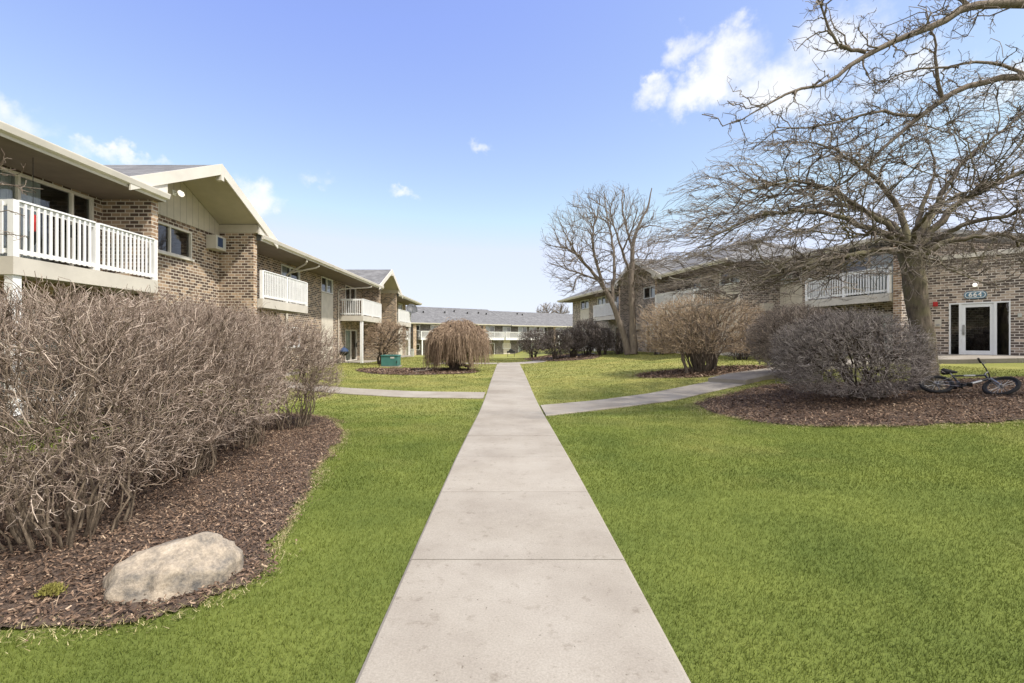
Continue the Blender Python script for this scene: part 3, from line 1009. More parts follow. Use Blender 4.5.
# tree out of frame at right, its limbs hang into the top corner
BT2 = np.array([15.2, 8.2, Z(15.2, 8.2) - .05])
root = empty('overhanging_tree', tuple(BT2), 'bare tree beyond the right edge, two thick limbs crossing the top right corner', 'tree')
tr, cr, nd = Twigs(), Twigs(), Nodes()
limb(tr, Nodes(), [BT2, (15.1, 8.3, 1.6), (14.9, 8.4, 3.4), (14.4, 8.6, 5.2), (14.0, 8.8, 8.0)], .30, .10, 16, 10)
limb(tr, nd, [(14.5, 8.6, 5.3), at(1160, 20, 8.9), at(1080, 2, 8.9), at(1024, 4, 8.9), at(972, 6, 8.8), at(935, 24, 8.7), at(895, 42, 8.6), at(858, 60, 8.5),
             at(826, 84, 8.4), at(790, 92, 8.3), at(752, 114, 8.2)], .15, .012, 34, 8, .35, .012)
limb(tr, nd, [at(865, 52, 8.6), at(838, 44, 8.4), at(824, 14, 8.3), at(812, -16, 8.2)], .035, .012, 12, 6, .1, .012)
limb(tr, nd, [at(968, 5, 8.8), at(940, -14, 8.6), at(900, -36, 8.4)], .04, .015, 10, 6, .1, .012)
limb(tr, nd, [(14.7, 8.5, 4.2), at(1180, 116, 9.6), at(1100, 84, 9.8), at(1030, 76, 9.8), at(984, 82, 9.8), at(948, 96, 9.8), at(914, 122, 9.8),
             at(884, 148, 9.7), at(858, 172, 9.6)], .14, .02, 30, 8, .35, .012)
limb(tr, nd, [at(942, 98, 9.8), at(936, 70, 9.6), at(934, 44, 9.5), at(928, 20, 9.4)], .04, .012, 10, 6, .1, .012)
limb(tr, nd, [at(920, 116, 9.8), at(880, 112, 9.6), at(846, 120, 9.4), at(800, 128, 9.3), at(778, 128, 9.2)], .035, .01, 12, 6, .1, .015)
limb(tr, nd, [at(1030, 76, 9.8), at(990, 62, 9.6), at(950, 66, 9.4), at(905, 72, 9.2), at(880, 90, 9.1)], .035, .01, 12, 6, .1, .015)


def near_limbs(n, spread):
    k = rng.integers(0, len(nd.p), n)
    d = unit(rng.normal(0, 1, (n, 3)) * np.array([1.2, 1, .8]) + nd.t[k] * .8)
    return nd.p[k] + d * rng.uniform(.25, 1, (n, 1)) * spread


c2 = np.array([15, 8.5, 6.0])
P, R = attach(nd, near_limbs(110, .95), c2, .03, 8, .05, .02, .008); tr.add(P, R, 5)
P, R = attach(nd, near_limbs(520, .6), c2, .01, 6, .09, .010, .005); cr.add(P, R, 4)
P, R = attach(nd, near_limbs(1700, .3), c2, .0, 5, .12, .0058, .003); cr.add(P, R, 3)
tr.build('trunk', M['bark_plain'], root, BT2)
cr.build('crown', M['twig_tree'], root, BT2)

# two-trunked tree in front of the right building
BT3 = np.array([8.4, 33.0, Z(8.4, 33.0) - .05]); y3 = 33.0
root = empty('two_trunked_tree', tuple(BT3), 'tall bare tree with two leaning trunks in front of the far gable', 'tree')
tr, cr, nd = Twigs(), Twigs(), Nodes()
limb(tr, nd, [at(628, 354, y3), at(624, 336, y3), at(613, 305, y3), at(604, 288, y3), at(590, 270, y3), at(570, 250, y3), at(552, 246, y3)], .25, .03, 22, 10, .4, .02)
limb(tr, nd, [at(633, 354, y3), at(632, 320, y3), at(631, 280, y3), at(632, 262, y3), at(634, 240, y3), at(640, 222, y3), at(648, 206, y3), at(652, 188, y3)], .30, .03, 24, 10, .42, .02)
for pts, r0 in [([at(604, 288, y3), at(596, 262, 32.6), at(592, 238, 32), at(598, 214, 31.6), at(600, 196, 31.4)], .13),
                ([at(612, 303, y3), at(614, 270, 33.5), at(612, 240, 34), at(606, 212, 34.4), at(604, 192, 34.5)], .14),
                ([at(631, 275, y3), at(622, 250, 32.6), at(614, 226, 32.2), at(610, 206, 32)], .12),
                ([at(633, 250, y3), at(626, 226, 33.6), at(622, 204, 34), at(624, 186, 34.4)], .10),
                ([at(637, 230, y3), at(646, 226, 33), at(656, 226, 33), at(664, 228, 33)], .06),
                ([at(598, 280, y3), at(582, 274, 33.4), at(562, 268, 33.8), at(546, 262, 34)], .08),
                ([at(592, 272, y3), at(576, 252, 32), at(564, 232, 31.4), at(558, 216, 31)], .09),
                ([at(622, 252, 32.6), at(632, 228, 31.4), at(638, 208, 30.6)], .07),
                ([at(631, 290, y3), at(640, 268, 32), at(650, 252, 31.2)], .05)]:
    limb(tr, nd, pts, r0, .02, 14, 6, .15, .03)
c3 = np.array([7.4, 33, 4.5])
keep3 = lambda q: (q[:, 2] > 4.6 + .35 * np.abs(q[:, 0] - 8.2) * (q[:, 0] > 8.2))
cen3, rad3 = np.array([6.75, 33, 7.8]), np.array([4.5, 3.2, 4.5])
P, R = attach(nd, crown_targets(140, cen3, rad3 * .9, .3, lambda q: 4.3, keep3), c3, .2, 8, .03, .04, .018); tr.add(P, R, 5)
P, R = attach(nd, crown_targets(1000, cen3, rad3, .4, lambda q: 4.3, keep3), c3, .12, 6, .04, .016, .008); cr.add(P, R, 4)
P, R = attach(nd, crown_targets(3200, cen3, rad3 * 1.04, .45, lambda q: 4.2, keep3), c3, .06, 5, .06, .009, .0055); cr.add(P, R, 3)
tr.build('trunk', M['bark_plain'], root, BT3)
cr.build('crown', M['twig_tree'], root, BT3)

# weeping mulberry
bw = (-2.75, 24.3); BW = np.array([*bw, Z(*bw) - .03])
root = empty('weeping_tree', tuple(BW), 'umbrella-shaped weeping bare tree with crooked dark trunk left of the sidewalk', 'tree')
tr, cr, nd = Twigs(), Twigs(), Nodes()
limb(tr, nd, [BW, BW + (.12, 0, .35), BW + (0, .05, .7), BW + (.15, 0, 1.2), BW + (.2, .0, 1.9)], .30, .10, 16, 10, .5, .02, .7)
limb(tr, Nodes(), [BW + (.1, 0, .2), BW + (.5, -.1, .34), BW + (.8, -.1, .22), BW + (.98, -.1, .42), BW + (1.2, 0, .62)], .10, .04, 12, 7, .3, .03)
limb(tr, Nodes(), [BW + (-.05, 0, .3), BW + (-.3, -.1, .5), BW + (-.42, -.1, .9)], .12, .05, 10, 7, .3, .03)
limb(tr, Nodes(), [BW + (.75, -.1, .25), BW + (.9, -.2, .06), BW + (1.15, -.2, .14)], .05, .03, 8, 6, .3, .02)
limb(tr, Nodes(), [BW + (.3, .1, .3), BW + (.5, .2, .8), BW + (.35, .2, 1.5)], .08, .04, 8, 6, .3, .02)
top = BW + np.array([.25, 0, 1.75])
n = 26; a = rng.uniform(0, 2 * math.pi, n)
rr_ = rng.uniform(.5, 1.25, n)
Q = top + np.stack([np.cos(a) * rr_ * 1.15, np.sin(a) * rr_, .72 - .42 * rr_ ** 2 + rng.normal(0, .06, n)], -1)
P = curves(np.repeat((BW + (.18, 0, 1.4))[None], n, 0), np.tile([[0, 0, 1.]], (n, 1)), Q, 8, .05, .6)
R = np.linspace(.06, .018, 8)[None] * np.ones((n, 1)); tr.add(P, R, 5); nd.add(P, R, .3)
nW = 3000
a = rng.uniform(0, 2 * math.pi, nW); r1 = np.sqrt(rng.uniform(.0, 1, nW)) * 1.35
S = top + np.stack([np.cos(a) * r1 * .96, np.sin(a) * r1 * .88, .74 - .40 * r1 ** 2 + .07 * np.sin(a * 4 + r1 * 5) + rng.normal(0, .08, nW)], -1)
m_ = 9; t = np.linspace(0, 1, m_)
out = rng.uniform(.15, .48, nW) * (1 + .25 * (np.cos(a) > 0)); low = BW[2] + np.where(r1 > .8, .26, .42) + rng.uniform(0, 1.15, nW) ** 2 + .16 * np.sin(a * 3) + .10 * np.sin(a * 7) + .28 * (np.cos(a - .3) > .55)
P = np.empty((nW, m_, 3))
P[:, :, 0] = S[:, 0, None] + np.cos(a)[:, None] * out[:, None] * np.sqrt(t)[None]
P[:, :, 1] = S[:, 1, None] + np.sin(a)[:, None] * out[:, None] * np.sqrt(t)[None]
P[:, :, 2] = S[:, 2, None] - (S[:, 2] - low)[:, None] * (t ** 1.5)[None] + .10 * np.sin(t * math.pi * .9)[None]
P += np.cumsum(rng.normal(0, .030, P.shape), 1)
cr.add(P, np.linspace(.011, .006, m_)[None] * np.ones((nW, 1)), 3)
tr.build('trunk', M['bark_dark'], root, BW)
cr.build('crown', M['twig_weep'], root, BW)

# small tree out of frame at left whose twigs cross the first balcony
BT4 = np.array([-9.1, 6.6, Z(-9.1, 6.6) - .02])
root = empty('young_tree', tuple(BT4), 'young bare tree at the left edge, thin pale twigs before the first balcony', 'tree')
tr, cr, nd = Twigs(), Twigs(), Nodes()
limb(tr, nd, [BT4, BT4 + (.05, 0, 1.5), BT4 + (0, .05, 3.2), BT4 + (.1, 0, 4.6)], .06, .015, 14, 6, .4)
for py, px, pz in ((188, 44, .03), (216, 22, -.02), (236, 26, 0), (176, 14, .05), (170, 8, .1)):
    limb(tr, nd, [BT4 + (.03, 0, 2.9), at(-40, py + 6, 6.6), at(0, py - 3, 6.6), at(px, py, 6.6)], .018, .005, 14, 5, .35, .012)
P, R = attach(nd, near_limbs(60, .35), BT4 + (0, 0, 3), .03, 6, .08, .006, .0035); cr.add(P, R, 3)
P, R = attach(nd, near_limbs(110, .2), BT4 + (0, 0, 3), .03, 5, .1, .004, .0025); cr.add(P, R, 3)
tr.build('trunk', M['bark_plain'], root, BT4)
cr.build('crown', M['twig'], root, BT4)

# two distant trees beyond the far building
for (px, Yd, hh, lab) in ((546, 118, 8.6, 'left of two small pale trees beyond the far roof'), (560, 122, 9.2, 'right of two small pale trees beyond the far roof')):
    xd = (px - CX) / F * Yd
    Bd = np.array([xd, Yd, Z(xd, Yd)])
    root = empty('distant_tree', tuple(Bd), lab, 'tree', 'distant trees beyond the far roof')
    tr, cr, nd = Twigs(), Twigs(), Nodes()
    limb(tr, nd, [Bd, Bd + (0, 0, hh * .4), Bd + (.2, 0, hh * .75), Bd + (.3, 0, hh * 1.05)], .25, .06, 10, 6, .4)
    cz = Bd + np.array([0, 0, hh * .95])
    P, R = attach(nd, cz + ball(40, .3) * [2.6, 2.6, 2.8], Bd + (0, 0, hh * .5), .3, 6, .04, .08, .04); tr.add(P, R, 4)
    P, R = attach(nd, cz + ball(320, .4) * [2.8, 2.8, 3.0], Bd + (0, 0, hh * .5), .15, 5, .06, .045, .03); cr.add(P, R, 3)
    tr.build('trunk', M['bark_plain'], root, Bd)
    cr.build('crown', M['twig_tree'], root, Bd)


# ---------------------------------------------------------------- buildings
class Building:
    """facade frame: d = metres out from the main wall, s = metres along it, z = metres above its ground floor"""
    def __init__(s, name, label, origin, dv, sv, brick):
        s.o = np.array(origin, float)
        s.root = empty(name, origin, label, 'building')
        s.dv = np.array([*dv, 0.]); s.sv = np.array([*sv, 0.])
        s.M = np.stack([s.dv, s.sv, np.array([0, 0, 1.])], 1)
        s.T = np.zeros(3)
        s.brick = brick
        s.holes = []

    def xf(s): return (s.M, s.T)

    def put(s, mb, name, mat, parent=None, bevel=0.0, smooth=False):
        return mb.build(name, M[mat] if isinstance(mat, str) else mat, parent or s.root, s.xf(), bevel, smooth)

    def world(s, d, ss, z): return s.o + s.dv * d + s.sv * ss + np.array([0, 0, z])

    # wall face at d with rectangular openings (s0,s1,z0,z1)
    def face(s, mb, d, s0, s1, z0, z1, holes, reveal=.13):
        hs = [h for h in holes if h[0] < s1 and h[1] > s0]
        S = sorted({s0, s1, *[min(max(v, s0), s1) for h in hs for v in h[:2]]})
        Zs = sorted({z0, z1, *[min(max(v, z0), z1) for h in hs for v in h[2:]]})
        for a0, a1 in zip(S[:-1], S[1:]):
            for c0, c1 in zip(Zs[:-1], Zs[1:]):
                am, cm = (a0 + a1) / 2, (c0 + c1) / 2
                if any(h[0] < am < h[1] and h[2] < cm < h[3] for h in hs): continue
                mb.poly([(d, a0, c0), (d, a1, c0), (d, a1, c1), (d, a0, c1)])
        for (a0, a1, c0, c1) in hs:
            e = d - reveal
            mb.poly([(d, a0, c0), (e, a0, c0), (e, a1, c0), (d, a1, c0)])
            mb.poly([(d, a0, c1), (d, a1, c1), (e, a1, c1), (e, a0, c1)])
            mb.poly([(d, a0, c0), (d, a0, c1), (e, a0, c1), (e, a0, c0)])
            mb.poly([(d, a1, c0), (e, a1, c0), (e, a1, c1), (d, a1, c1)])

    def body(s, s0, s1, d, depth, ztop, holes, zbot=-1.2):
        mb = MB()
        s.face(mb, d, s0, s1, zbot, ztop, holes)
        b = d - depth
        mb.poly([(d, s0, zbot), (d, s0, ztop), (b, s0, ztop), (b, s0, zbot)])
        mb.poly([(d, s1, zbot), (b, s1, zbot), (b, s1, ztop), (d, s1, ztop)])
        mb.poly([(b, s0, zbot), (b, s0, ztop), (b, s1, ztop), (b, s1, zbot)])
        s.put(mb, 'wall', s.brick)
        fl = MB(); fl.box(b + .3, d - .3, s0 + .3, s1 - .3, 2.62, 2.86)
        fl.box(b + .3, d - .3, s0 + .3, s1 - .3, -.2, .02)
        fl.box(b + .3, d - 4.2, s0 + .3, s1 - .3, .02, 2.62)
        fl.box(b + .3, d - 4.2, s0 + .3, s1 - .3, 2.86, 5.0)
        s.put(fl, 'room', 'soffit')

    def opening(s, kind, s0, s1, z0, z1, d=0.0, splits=(.5,), curtain=None, cover=(0, 1), glass='glass', frame='frame', fw=.055, handle=False, sill=False):
        f = MB()
        f.box(d - .09, d + .02, s0, s1, z0, z0 + fw); f.box(d - .09, d + .02, s0, s1, z1 - fw, z1)
        f.box(d - .09, d + .02, s0, s0 + fw, z0 + fw, z1 - fw); f.box(d - .09, d + .02, s1 - fw, s1, z0 + fw, z1 - fw)
        for k in splits:
            c = s0 + (s1 - s0) * k
            f.box(d - .08, d + .005, c - fw * .55, c + fw * .55, z0 + fw, z1 - fw)
        if sill: f.box(d, d + .07, s0 - .05, s1 + .05, z0 - .06, z0 - .002)
        o = s.put(f, kind, frame)
        p = MB(); p.poly([(d - .055, s0 + .02, z0 + .02), (d - .055, s1 - .02, z0 + .02), (d - .055, s1 - .02, z1 - .02), (d - .055, s0 + .02, z1 - .02)])
        s.put(p, 'pane', glass, o)
        if curtain:
            c0, c1 = s0 + (s1 - s0) * cover[0], s0 + (s1 - s0) * cover[1]
            cu = MB(); n = max(8, int((c1 - c0) / .05))
            for k in range(n):
                a, b = c0 + (c1 - c0) * k / n, c0 + (c1 - c0) * (k + 1) / n
                e0 = d - .14 + .025 * math.sin(k * 1.9); e1 = d - .14 + .025 * math.sin((k + 1) * 1.9)
                cu.poly([(e0, a, z0 + .05), (e1, b, z0 + .05), (e1, b, z1 - .04), (e0, a, z1 - .04)])
            s.put(cu, 'curtain', curtain, o)
        if handle:
            hm = MB(); c = s0 + (s1 - s0) * handle
            hm.box(d + .005, d + .05, c - .02, c + .02, z0 + .9, z0 + 1.2)
            s.put(hm, 'handle', 'black', o)
        return o

    def roof(s, s0, s1, d0, dr, ze, pitch, depth, cut=False):
        """main gable roof, eave at d0 (or cut back to the wall line when a cross gable stands there)"""
        m = MB(); zr = ze + .17 + pitch * (d0 - dr)
        back = dr - (d0 - dr)
        if cut == 'hip':                          # the end at s0 slopes too
            e = ze + .17; sr = min(s0 + (d0 - dr), s1 - .01)
            m.poly([(d0, s0, ze), (d0, s1, ze), (d0, s1, e), (d0, s0, e)])
            m.poly([(d0, s0, e), (d0, s1, e), (dr, s1, zr), (dr, sr, zr)])
            m.poly([(back, s0, ze), (d0, s0, ze), (d0, s0, e), (back, s0, e)])
            m.poly([(back, s0, e), (d0, s0, e), (dr, sr, zr)])
            m.poly([(back, s1, e), (back, s0, e), (dr, sr, zr), (dr, s1, zr)])
            m.poly([(back, s1, ze), (back, s0, ze), (back, s0, e), (back, s1, e)])
            m.poly([(d0, s0, ze), (back, s0, ze), (back, s1, ze), (d0, s1, ze)])
            return m, zr
        if cut is False:
            prof = [(d0, ze), (d0, ze + .17), (dr, zr), (back, ze + .17), (back, ze)]
        else:
            c = cut
            prof = [(c, ze + .10), (c, ze + .17 + pitch * (d0 - c)), (dr, zr), (back, ze + .17), (back, ze + .10)]
        m.prism(prof, s0, s1)
        return m, zr

    def balcony(s, s0, s1, dep=1.45, d=0.0, cols=(), rimmat='beige', zb=2.62, gap=.125, endrails=(True, True), colmat='white'):
        m = MB()
        zt_ = zb + .33
        f = d + dep
        m.box(f - .05, f, s0, s1, zb, zt_)
        m.box(d + .003, f - .05, s0, s0 + .05, zb, zt_); m.box(d + .003, f - .05, s1 - .05, s1, zb, zt_)
        m.box(d + .003, f - .05, s0 + .05, s1 - .05, zt_ - .05, zt_ - .004)
        k = s0 + .4
        while k < s1 - .2:
            m.box(d + .003, f - .05, k - .02, k + .02, zb + .1, zt_ - .05); k += .45
        o = s.put(m, 'balcony', rimmat)
        r = MB(); zt0 = zt_ + .003
        top = zt_ + 1.03
        posts = [s0 + .06, (s0 + s1) / 2, s1 - .06]
        for c in posts: r.box(f - .115, f - .005, c - .055, c + .055, zt0, top + .015)
        for c0, c1 in zip(posts[:-1], posts[1:]):
            a, b = c0 + .055, c1 - .055
            r.box(f - .085, f - .045, a, b, top - .09, top - .004); r.box(f - .085, f - .045, a, b, zt0 + .07, zt0 + .15)
            r.box(f - .125, f - .0, a, b, top - .004, top + .03)
            n = int((b - a) / gap)
            for q in range(1, n):
                c = a + (b - a) * q / n
                r.box(f - .044, f - .012, c - .022, c + .022, zt0 + .05, top - .02)
        for e, on in ((s0 + .06, endrails[0]), (s1 - .06, endrails[1])):
            if not on: continue
            r.box(d + .02, f - .115, e - .02, e + .02, top - .09, top + .02); r.box(d + .02, f - .115, e - .02, e + .02, zt0 + .07, zt0 + .15)
            n = int((dep - .12) / gap)
            for q in range(1, n):
                c = d + .02 + (dep - .13) * q / n
                r.box(c - .022, c + .022, e - .044, e - .021, zt0 + .05, top - .02)
        s.put(r, 'railing', 'white', o)
        for c in cols:
            q = MB(); q.box(f - .2, f - .04, c - .08, c + .08, -1.0, zb - .002)
            s.put(q, 'column', colmat, o)
        return o

    def gable(s, s0, s1, zp=6.9, pitch=.45, front=1.5, back=-6.0, side=1.0, trim='trim', wallmat='siding', d=0.0, ztop=5.3):
        mid = (s0 + s1) / 2; half = (s1 - s0) / 2 + side
        th = .20
        m = MB()
        ze = zp - pitch * half
        m.prism_a([(mid - half, ze - th), (mid, zp - th), (mid + half, ze - th), (mid + half, ze), (mid, zp), (mid - half, ze)], back, front)
        o = s.put(m, 'gable_roof', 'shingle')
        # boarded soffit under the slopes
        so = MB(); g = .02
        so.prism_a([(s0 + .26, zp - pitch * (mid - s0 - .26) - th - g), (mid, zp - th - g), (s1 - .26, zp - pitch * (s1 - .26 - mid) - th - g),
                    (s1 - .26, zp - pitch * (s1 - .26 - mid) - th - .004), (mid, zp - th - .004), (s0 + .26, zp - pitch * (mid - s0 - .26) - th - .004)], d + .03, front - .01)
        s.put(so, 'soffit', 'soffit', o)
        fa = MB()
        fa.prism_a([(mid - half - .04, ze - .3), (mid, zp - .3), (mid + half + .04, ze - .3), (mid + half + .04, ze + .02), (mid, zp + .03), (mid - half - .04, ze + .02)],
                   front + .003, front + .045)
        fa.box(front - .12, front + .06, mid - .07, mid + .07, zp - .5, zp - .02)
        for a, b in ((s0 - .75, s0 + .27), (s1 - .27, s1 + .75)):
            za, zb_ = zp - pitch * abs(a - mid) - .22, zp - pitch * abs(b - mid) - .22
            fa.prism_a([(a, ztop - .05), (b, ztop - .05), (b, zb_), (a, max(za, ztop - .045))], front - .06, front - .004)
        s.put(fa, 'fascia', trim, o)
        w = MB()
        za = lambda x: zp - pitch * abs(x - mid) - th - .03
        w.prism_a([(s0, 5.19), (s1, 5.19), (s1, za(s1)), (mid, za(mid)), (s0, za(s0))], d - .05, d + .03)
        s.put(w, 'gable_siding', wallmat, o)
        for a in (s0, s1):                      # header boxes over the piers
            hb = MB(); c0, c1 = (a + .003, a + .27) if a == s0 else (a - .27, a - .003)
            hb.box(d + .035, front - .07, c0, c1, ztop + .003, ztop + .3)
            s.put(hb, 'header', 'soffit', o)
        return o

    def pier(s, s0, s1, d=0.0, out=1.25, zt_=5.3):
        m = MB(); m.box(d - .02, d + out, s0, s1, -1.2, zt_)
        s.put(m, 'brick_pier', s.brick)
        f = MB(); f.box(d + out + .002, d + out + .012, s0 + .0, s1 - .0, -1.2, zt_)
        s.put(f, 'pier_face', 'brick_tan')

    def gutter(s, s0, s1, d, z):
        m = MB()
        m.prism([(d + .004, z), (d + .10, z + .02), (d + .13, z + .13), (d + .13, z + .15), (d + .004, z + .15)], s0, s1)
        s.put(m, 'gutter', 'trim')
        m2 = MB(); m2.box(d - .02, d + .003, s0, s1, z - .06, z + .155)
        s.put(m2, 'eave_board', 'trim')

    def downspout(s, sc, d0, z0, bend=-.6, low=-.3):
        m = MB()
        m.tube([(d0 - .04, sc, z0), (d0 - .06, sc, z0 - .16), (d0 - .18, sc + bend * .15, z0 - .24), (.2, sc + bend * .9, z0 - .52), (.07, sc + bend, z0 - .62),
                (.06, sc + bend, z0 - .8), (.06, sc + bend, low)], .04, 8)
        s.put(m, 'downspout', 'beige', smooth=False)

    def panel(s, s0, s1, z0, z1, d=0.0):
        m = MB(); m.box(d - .01, d + .015, s0, s1, z0, z1)
        s.put(m, 'siding_panel', 'siding_pale')

    def ac(s, s0, s1, z0, z1, d=0.0, mat='beige'):
        m = MB(); m.box(d + .002, d + .36, s0, s1, z0, z1)
        o = s.put(m, 'air_conditioner', mat, bevel=.01)
        g_ = MB(); g_.box(d + .362, d + .372, s0 + .04, s1 - .04, z0 + .05, z1 - .04)
        s.put(g_, 'grille', 'grey_plastic', o)
        if mat == 'beige':
            q_ = MB(); q_.box(d + .374, d + .38, s0 + .08, s0 + (s1 - s0) * .62, z0 + .09, z1 - .07); s.put(q_, 'control_panel', 'blue', o)
        return o


EAVE, GUT = 5.07, 1.47
# ---------------------------------------------------------- left building
L = Building('apartment_building', 'long brown brick two-storey building on the left with white balconies and two cream gables',
             (-10.45, 0, .13), (1, 0), (0, 1), 'brick')
up, lo_ = (2.97, 5.0), (.03, 2.1)
holesL = [(8.95, 12.12, *up), (8.95, 11.6, *lo_), (13.9, 15.9, 4.08, 4.98), (13.9, 15.9, 1.2, 2.1), (17.9, 19.7, *up), (17.9, 19.7, *lo_),
          (22.2, 24.2, 4.08, 4.95), (22.2, 24.2, 1.1, 2.05), (27.0, 28.8, 4.15, 5.02), (31.0, 33.2, *up), (31.0, 33.4, *lo_),
          (36.4, 38.3, 4.08, 4.98), (36.4, 38.3, 1.2, 2.1), (41, 43.2, *up), (41, 43.2, *lo_), (46.2, 47.9, 4.15, 5.0), (3.0, 5.0, 4.08, 4.98)]
L.body(-3, 49.5, 0, 11, 5.22, holesL)
L.opening('sliding_door', *holesL[0], splits=(.42, .82), curtain='curtain', cover=(.05, .62), handle=.80)
L.opening('sliding_door', *holesL[1], splits=(.5,), curtain='curtain', cover=(0, .97), frame='white')
for k in (2, 3, 6, 7, 11, 12, 16):
    L.opening('window', *holesL[k], curtain='curtain' if k in (3, 6, 12) else None, cover=(.1, .5), frame='white' if k > 2 else 'trim', sill=True)
for k in (4, 5): L.opening('sliding_door', *holesL[k], curtain='curtain', cover=(0, .5))
L.opening('window', *holesL[8], curtain='curtain', cover=(.5, 1), frame='white')
L.panel(27.0, 28.8, -.4, 4.10)
L.panel(46.2, 47.9, -.4, 4.10)
L.opening('window', *holesL[15], curtain='curtain', frame='white')
L.opening('sliding_door', *holesL[9], curtain='curtain', cover=(.0, .3), handle=.52)
L.opening('sliding_door', *holesL[10], curtain='curtain_green', cover=(0, .62), handle=.95)
L.opening('sliding_door', *holesL[13], curtain='curtain'); L.opening('sliding_door', *holesL[14], curtain='curtain')
# roofs: full eaves outside the cross gables, cut back inside them
g1, g2 = (12.4, 17.64), (34.6, 40.0)
for a, b, cut in ((-3.6, 12.66, False), (12.66, 17.6, -.12), (17.6, 34.64, False), (34.64, 39.96, -.12), (39.96, 50.3, False)):
    m, zr = L.roof(a, b, 1.45, -5.5, EAVE, .36, 14, cut)
    L.put(m, 'roof', 'shingle')
    if cut is False:
        L.gutter(a, b if b < 50 else 50.3, 1.455, EAVE + .04)
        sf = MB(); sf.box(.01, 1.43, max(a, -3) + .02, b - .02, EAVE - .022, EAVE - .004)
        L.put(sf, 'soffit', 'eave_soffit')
for g_ in (g1, g2):
    L.gable(*g_, zp=6.9)
    L.pier(g_[0], g_[0] + .24); L.pier(g_[1] - .24, g_[1])
lm = MB(); lm.tube([(.04, 15.0, 6.02), (.22, 15.0, 6.05)], .03, 8); lm.box(.0301, .06, 14.92, 15.08, 5.94, 6.1)
fl_ = L.put(lm, 'floodlight', 'white')
lb = MB(); lb.tube([(.2, 15.0, 6.07), (.27, 15.0, 5.99), (.32, 15.0, 5.93)], [.05, .085, .06], 12)
L.put(lb, 'bulb', 'lamp', fl_)
a_ = L.ac(16.65, 17.25, 4.6, 5.08)
L.balcony(8.75, 12.38, cols=(8.86,), endrails=(True, False))
L.balcony(17.68, 21.7, cols=(), endrails=(False, True))
L.balcony(30.0, 34.45, cols=(30.12,), endrails=(True, False))
L.balcony(40.1, 45.0, cols=(44.8,), endrails=(False, True))
L.downspout(21.6, 1.5, EAVE + .04, 1.1); L.downspout(23.0, 1.5, EAVE + .04, -.4)
L.downspout(31.9, 1.5, EAVE + .04, -2.3)
for a, b in ((30.4, 33.9), (8.6, 12.2), (17.9, 21.6), (40.3, 45)):
    pd = MB(); pd.box(.02, 1.6, a, b, -.5, -.0); L.put(pd, 'patio_slab', 'concrete')

# --------------------------------------------------------- right building
ux, uy = -.2118, .9773
R_ = Building('apartment_building', 'grey-brown brick building on the right with the white entrance door and set-back wings',
              (11.92 + 1.25 * .9773, 24.36 + 1.25 * .2118, .6), (-.9773, -.2118), (ux, uy), 'brick_grey')
holesR = [(1.75, 3.45, 4.1, 5.0), (5.2, 8.1, *up), (5.4, 7.9, *lo_), (10.6, 12.5, 4.08, 4.95), (10.9, 12.2, .03, 2.1), (15.2, 17.6, *up), (15.2, 17.6, *lo_),
          (23.6, 25.9, 4.1, 5.0), (19.6, 21.4, 4.1, 4.95)]
R_.body(1.5, 28.3, 0, 12, 5.22, holesR)
R_.opening('window', *holesR[0], frame='white', curtain='curtain', cover=(.05, .4)); R_.panel(1.75, 3.45, -.4, 4.05)
R_.opening('sliding_door', *holesR[1], curtain='curtain', cover=(.0, .3), splits=(.35, .68)); R_.opening('sliding_door', *holesR[2], curtain='curtain', cover=(.5, 1))
R_.opening('window', *holesR[3], frame='white', curtain='curtain', cover=(0, .5)); R_.opening('sliding_door', *holesR[4], frame='white', curtain='curtain', cover=(0, .6))
R_.opening('sliding_door', *holesR[5], curtain='curtain', cover=(0, .5)); R_.opening('sliding_door', *holesR[6], curtain='curtain', cover=(0, .5))
R_.opening('window', *holesR[7], frame='white', curtain='curtain', cover=(0, .5)); R_.panel(23.6, 25.9, -.4, 4.05)
R_.opening('window', *holesR[8], frame='white', curtain='curtain')
gr_ = (8.35, 14.2)
for a, b, cut in ((.85, 8.4, 'hip'), (8.4, 14.15, -.12), (14.15, 28.95, False)):
    m, zr = R_.roof(a, b, 1.45, -5.8, EAVE, .38, 14, cut)
    R_.put(m, 'roof', 'shingle')
    if cut in (False, 'hip'):
        R_.gutter(a, b, 1.455, EAVE + .04)
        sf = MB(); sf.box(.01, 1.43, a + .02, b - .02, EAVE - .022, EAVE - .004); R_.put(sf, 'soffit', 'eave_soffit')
R_.gable(*gr_, zp=6.95, pitch=.44, wallmat='brick_grey')
R_.pier(gr_[0], gr_[0] + .24); R_.pier(gr_[1] - .24, gr_[1])
R_.balcony(3.8, 8.25, cols=(8.1,), endrails=(True, False)); R_.balcony(14.3, 19.0, cols=(18.85,), endrails=(False, True))
R_.downspout(6.4, 1.5, EAVE + .04, -.9, 2.9)
R_.ac(13.0, 13.55, 1.75, 2.2)
# AC box on the end wall of the first wing
m = MB(); m.box(-1.7, -1.05, 1.2, 1.498, 2.55, 2.95)
o_ = R_.put(m, 'air_conditioner', 'beige', bevel=.01)
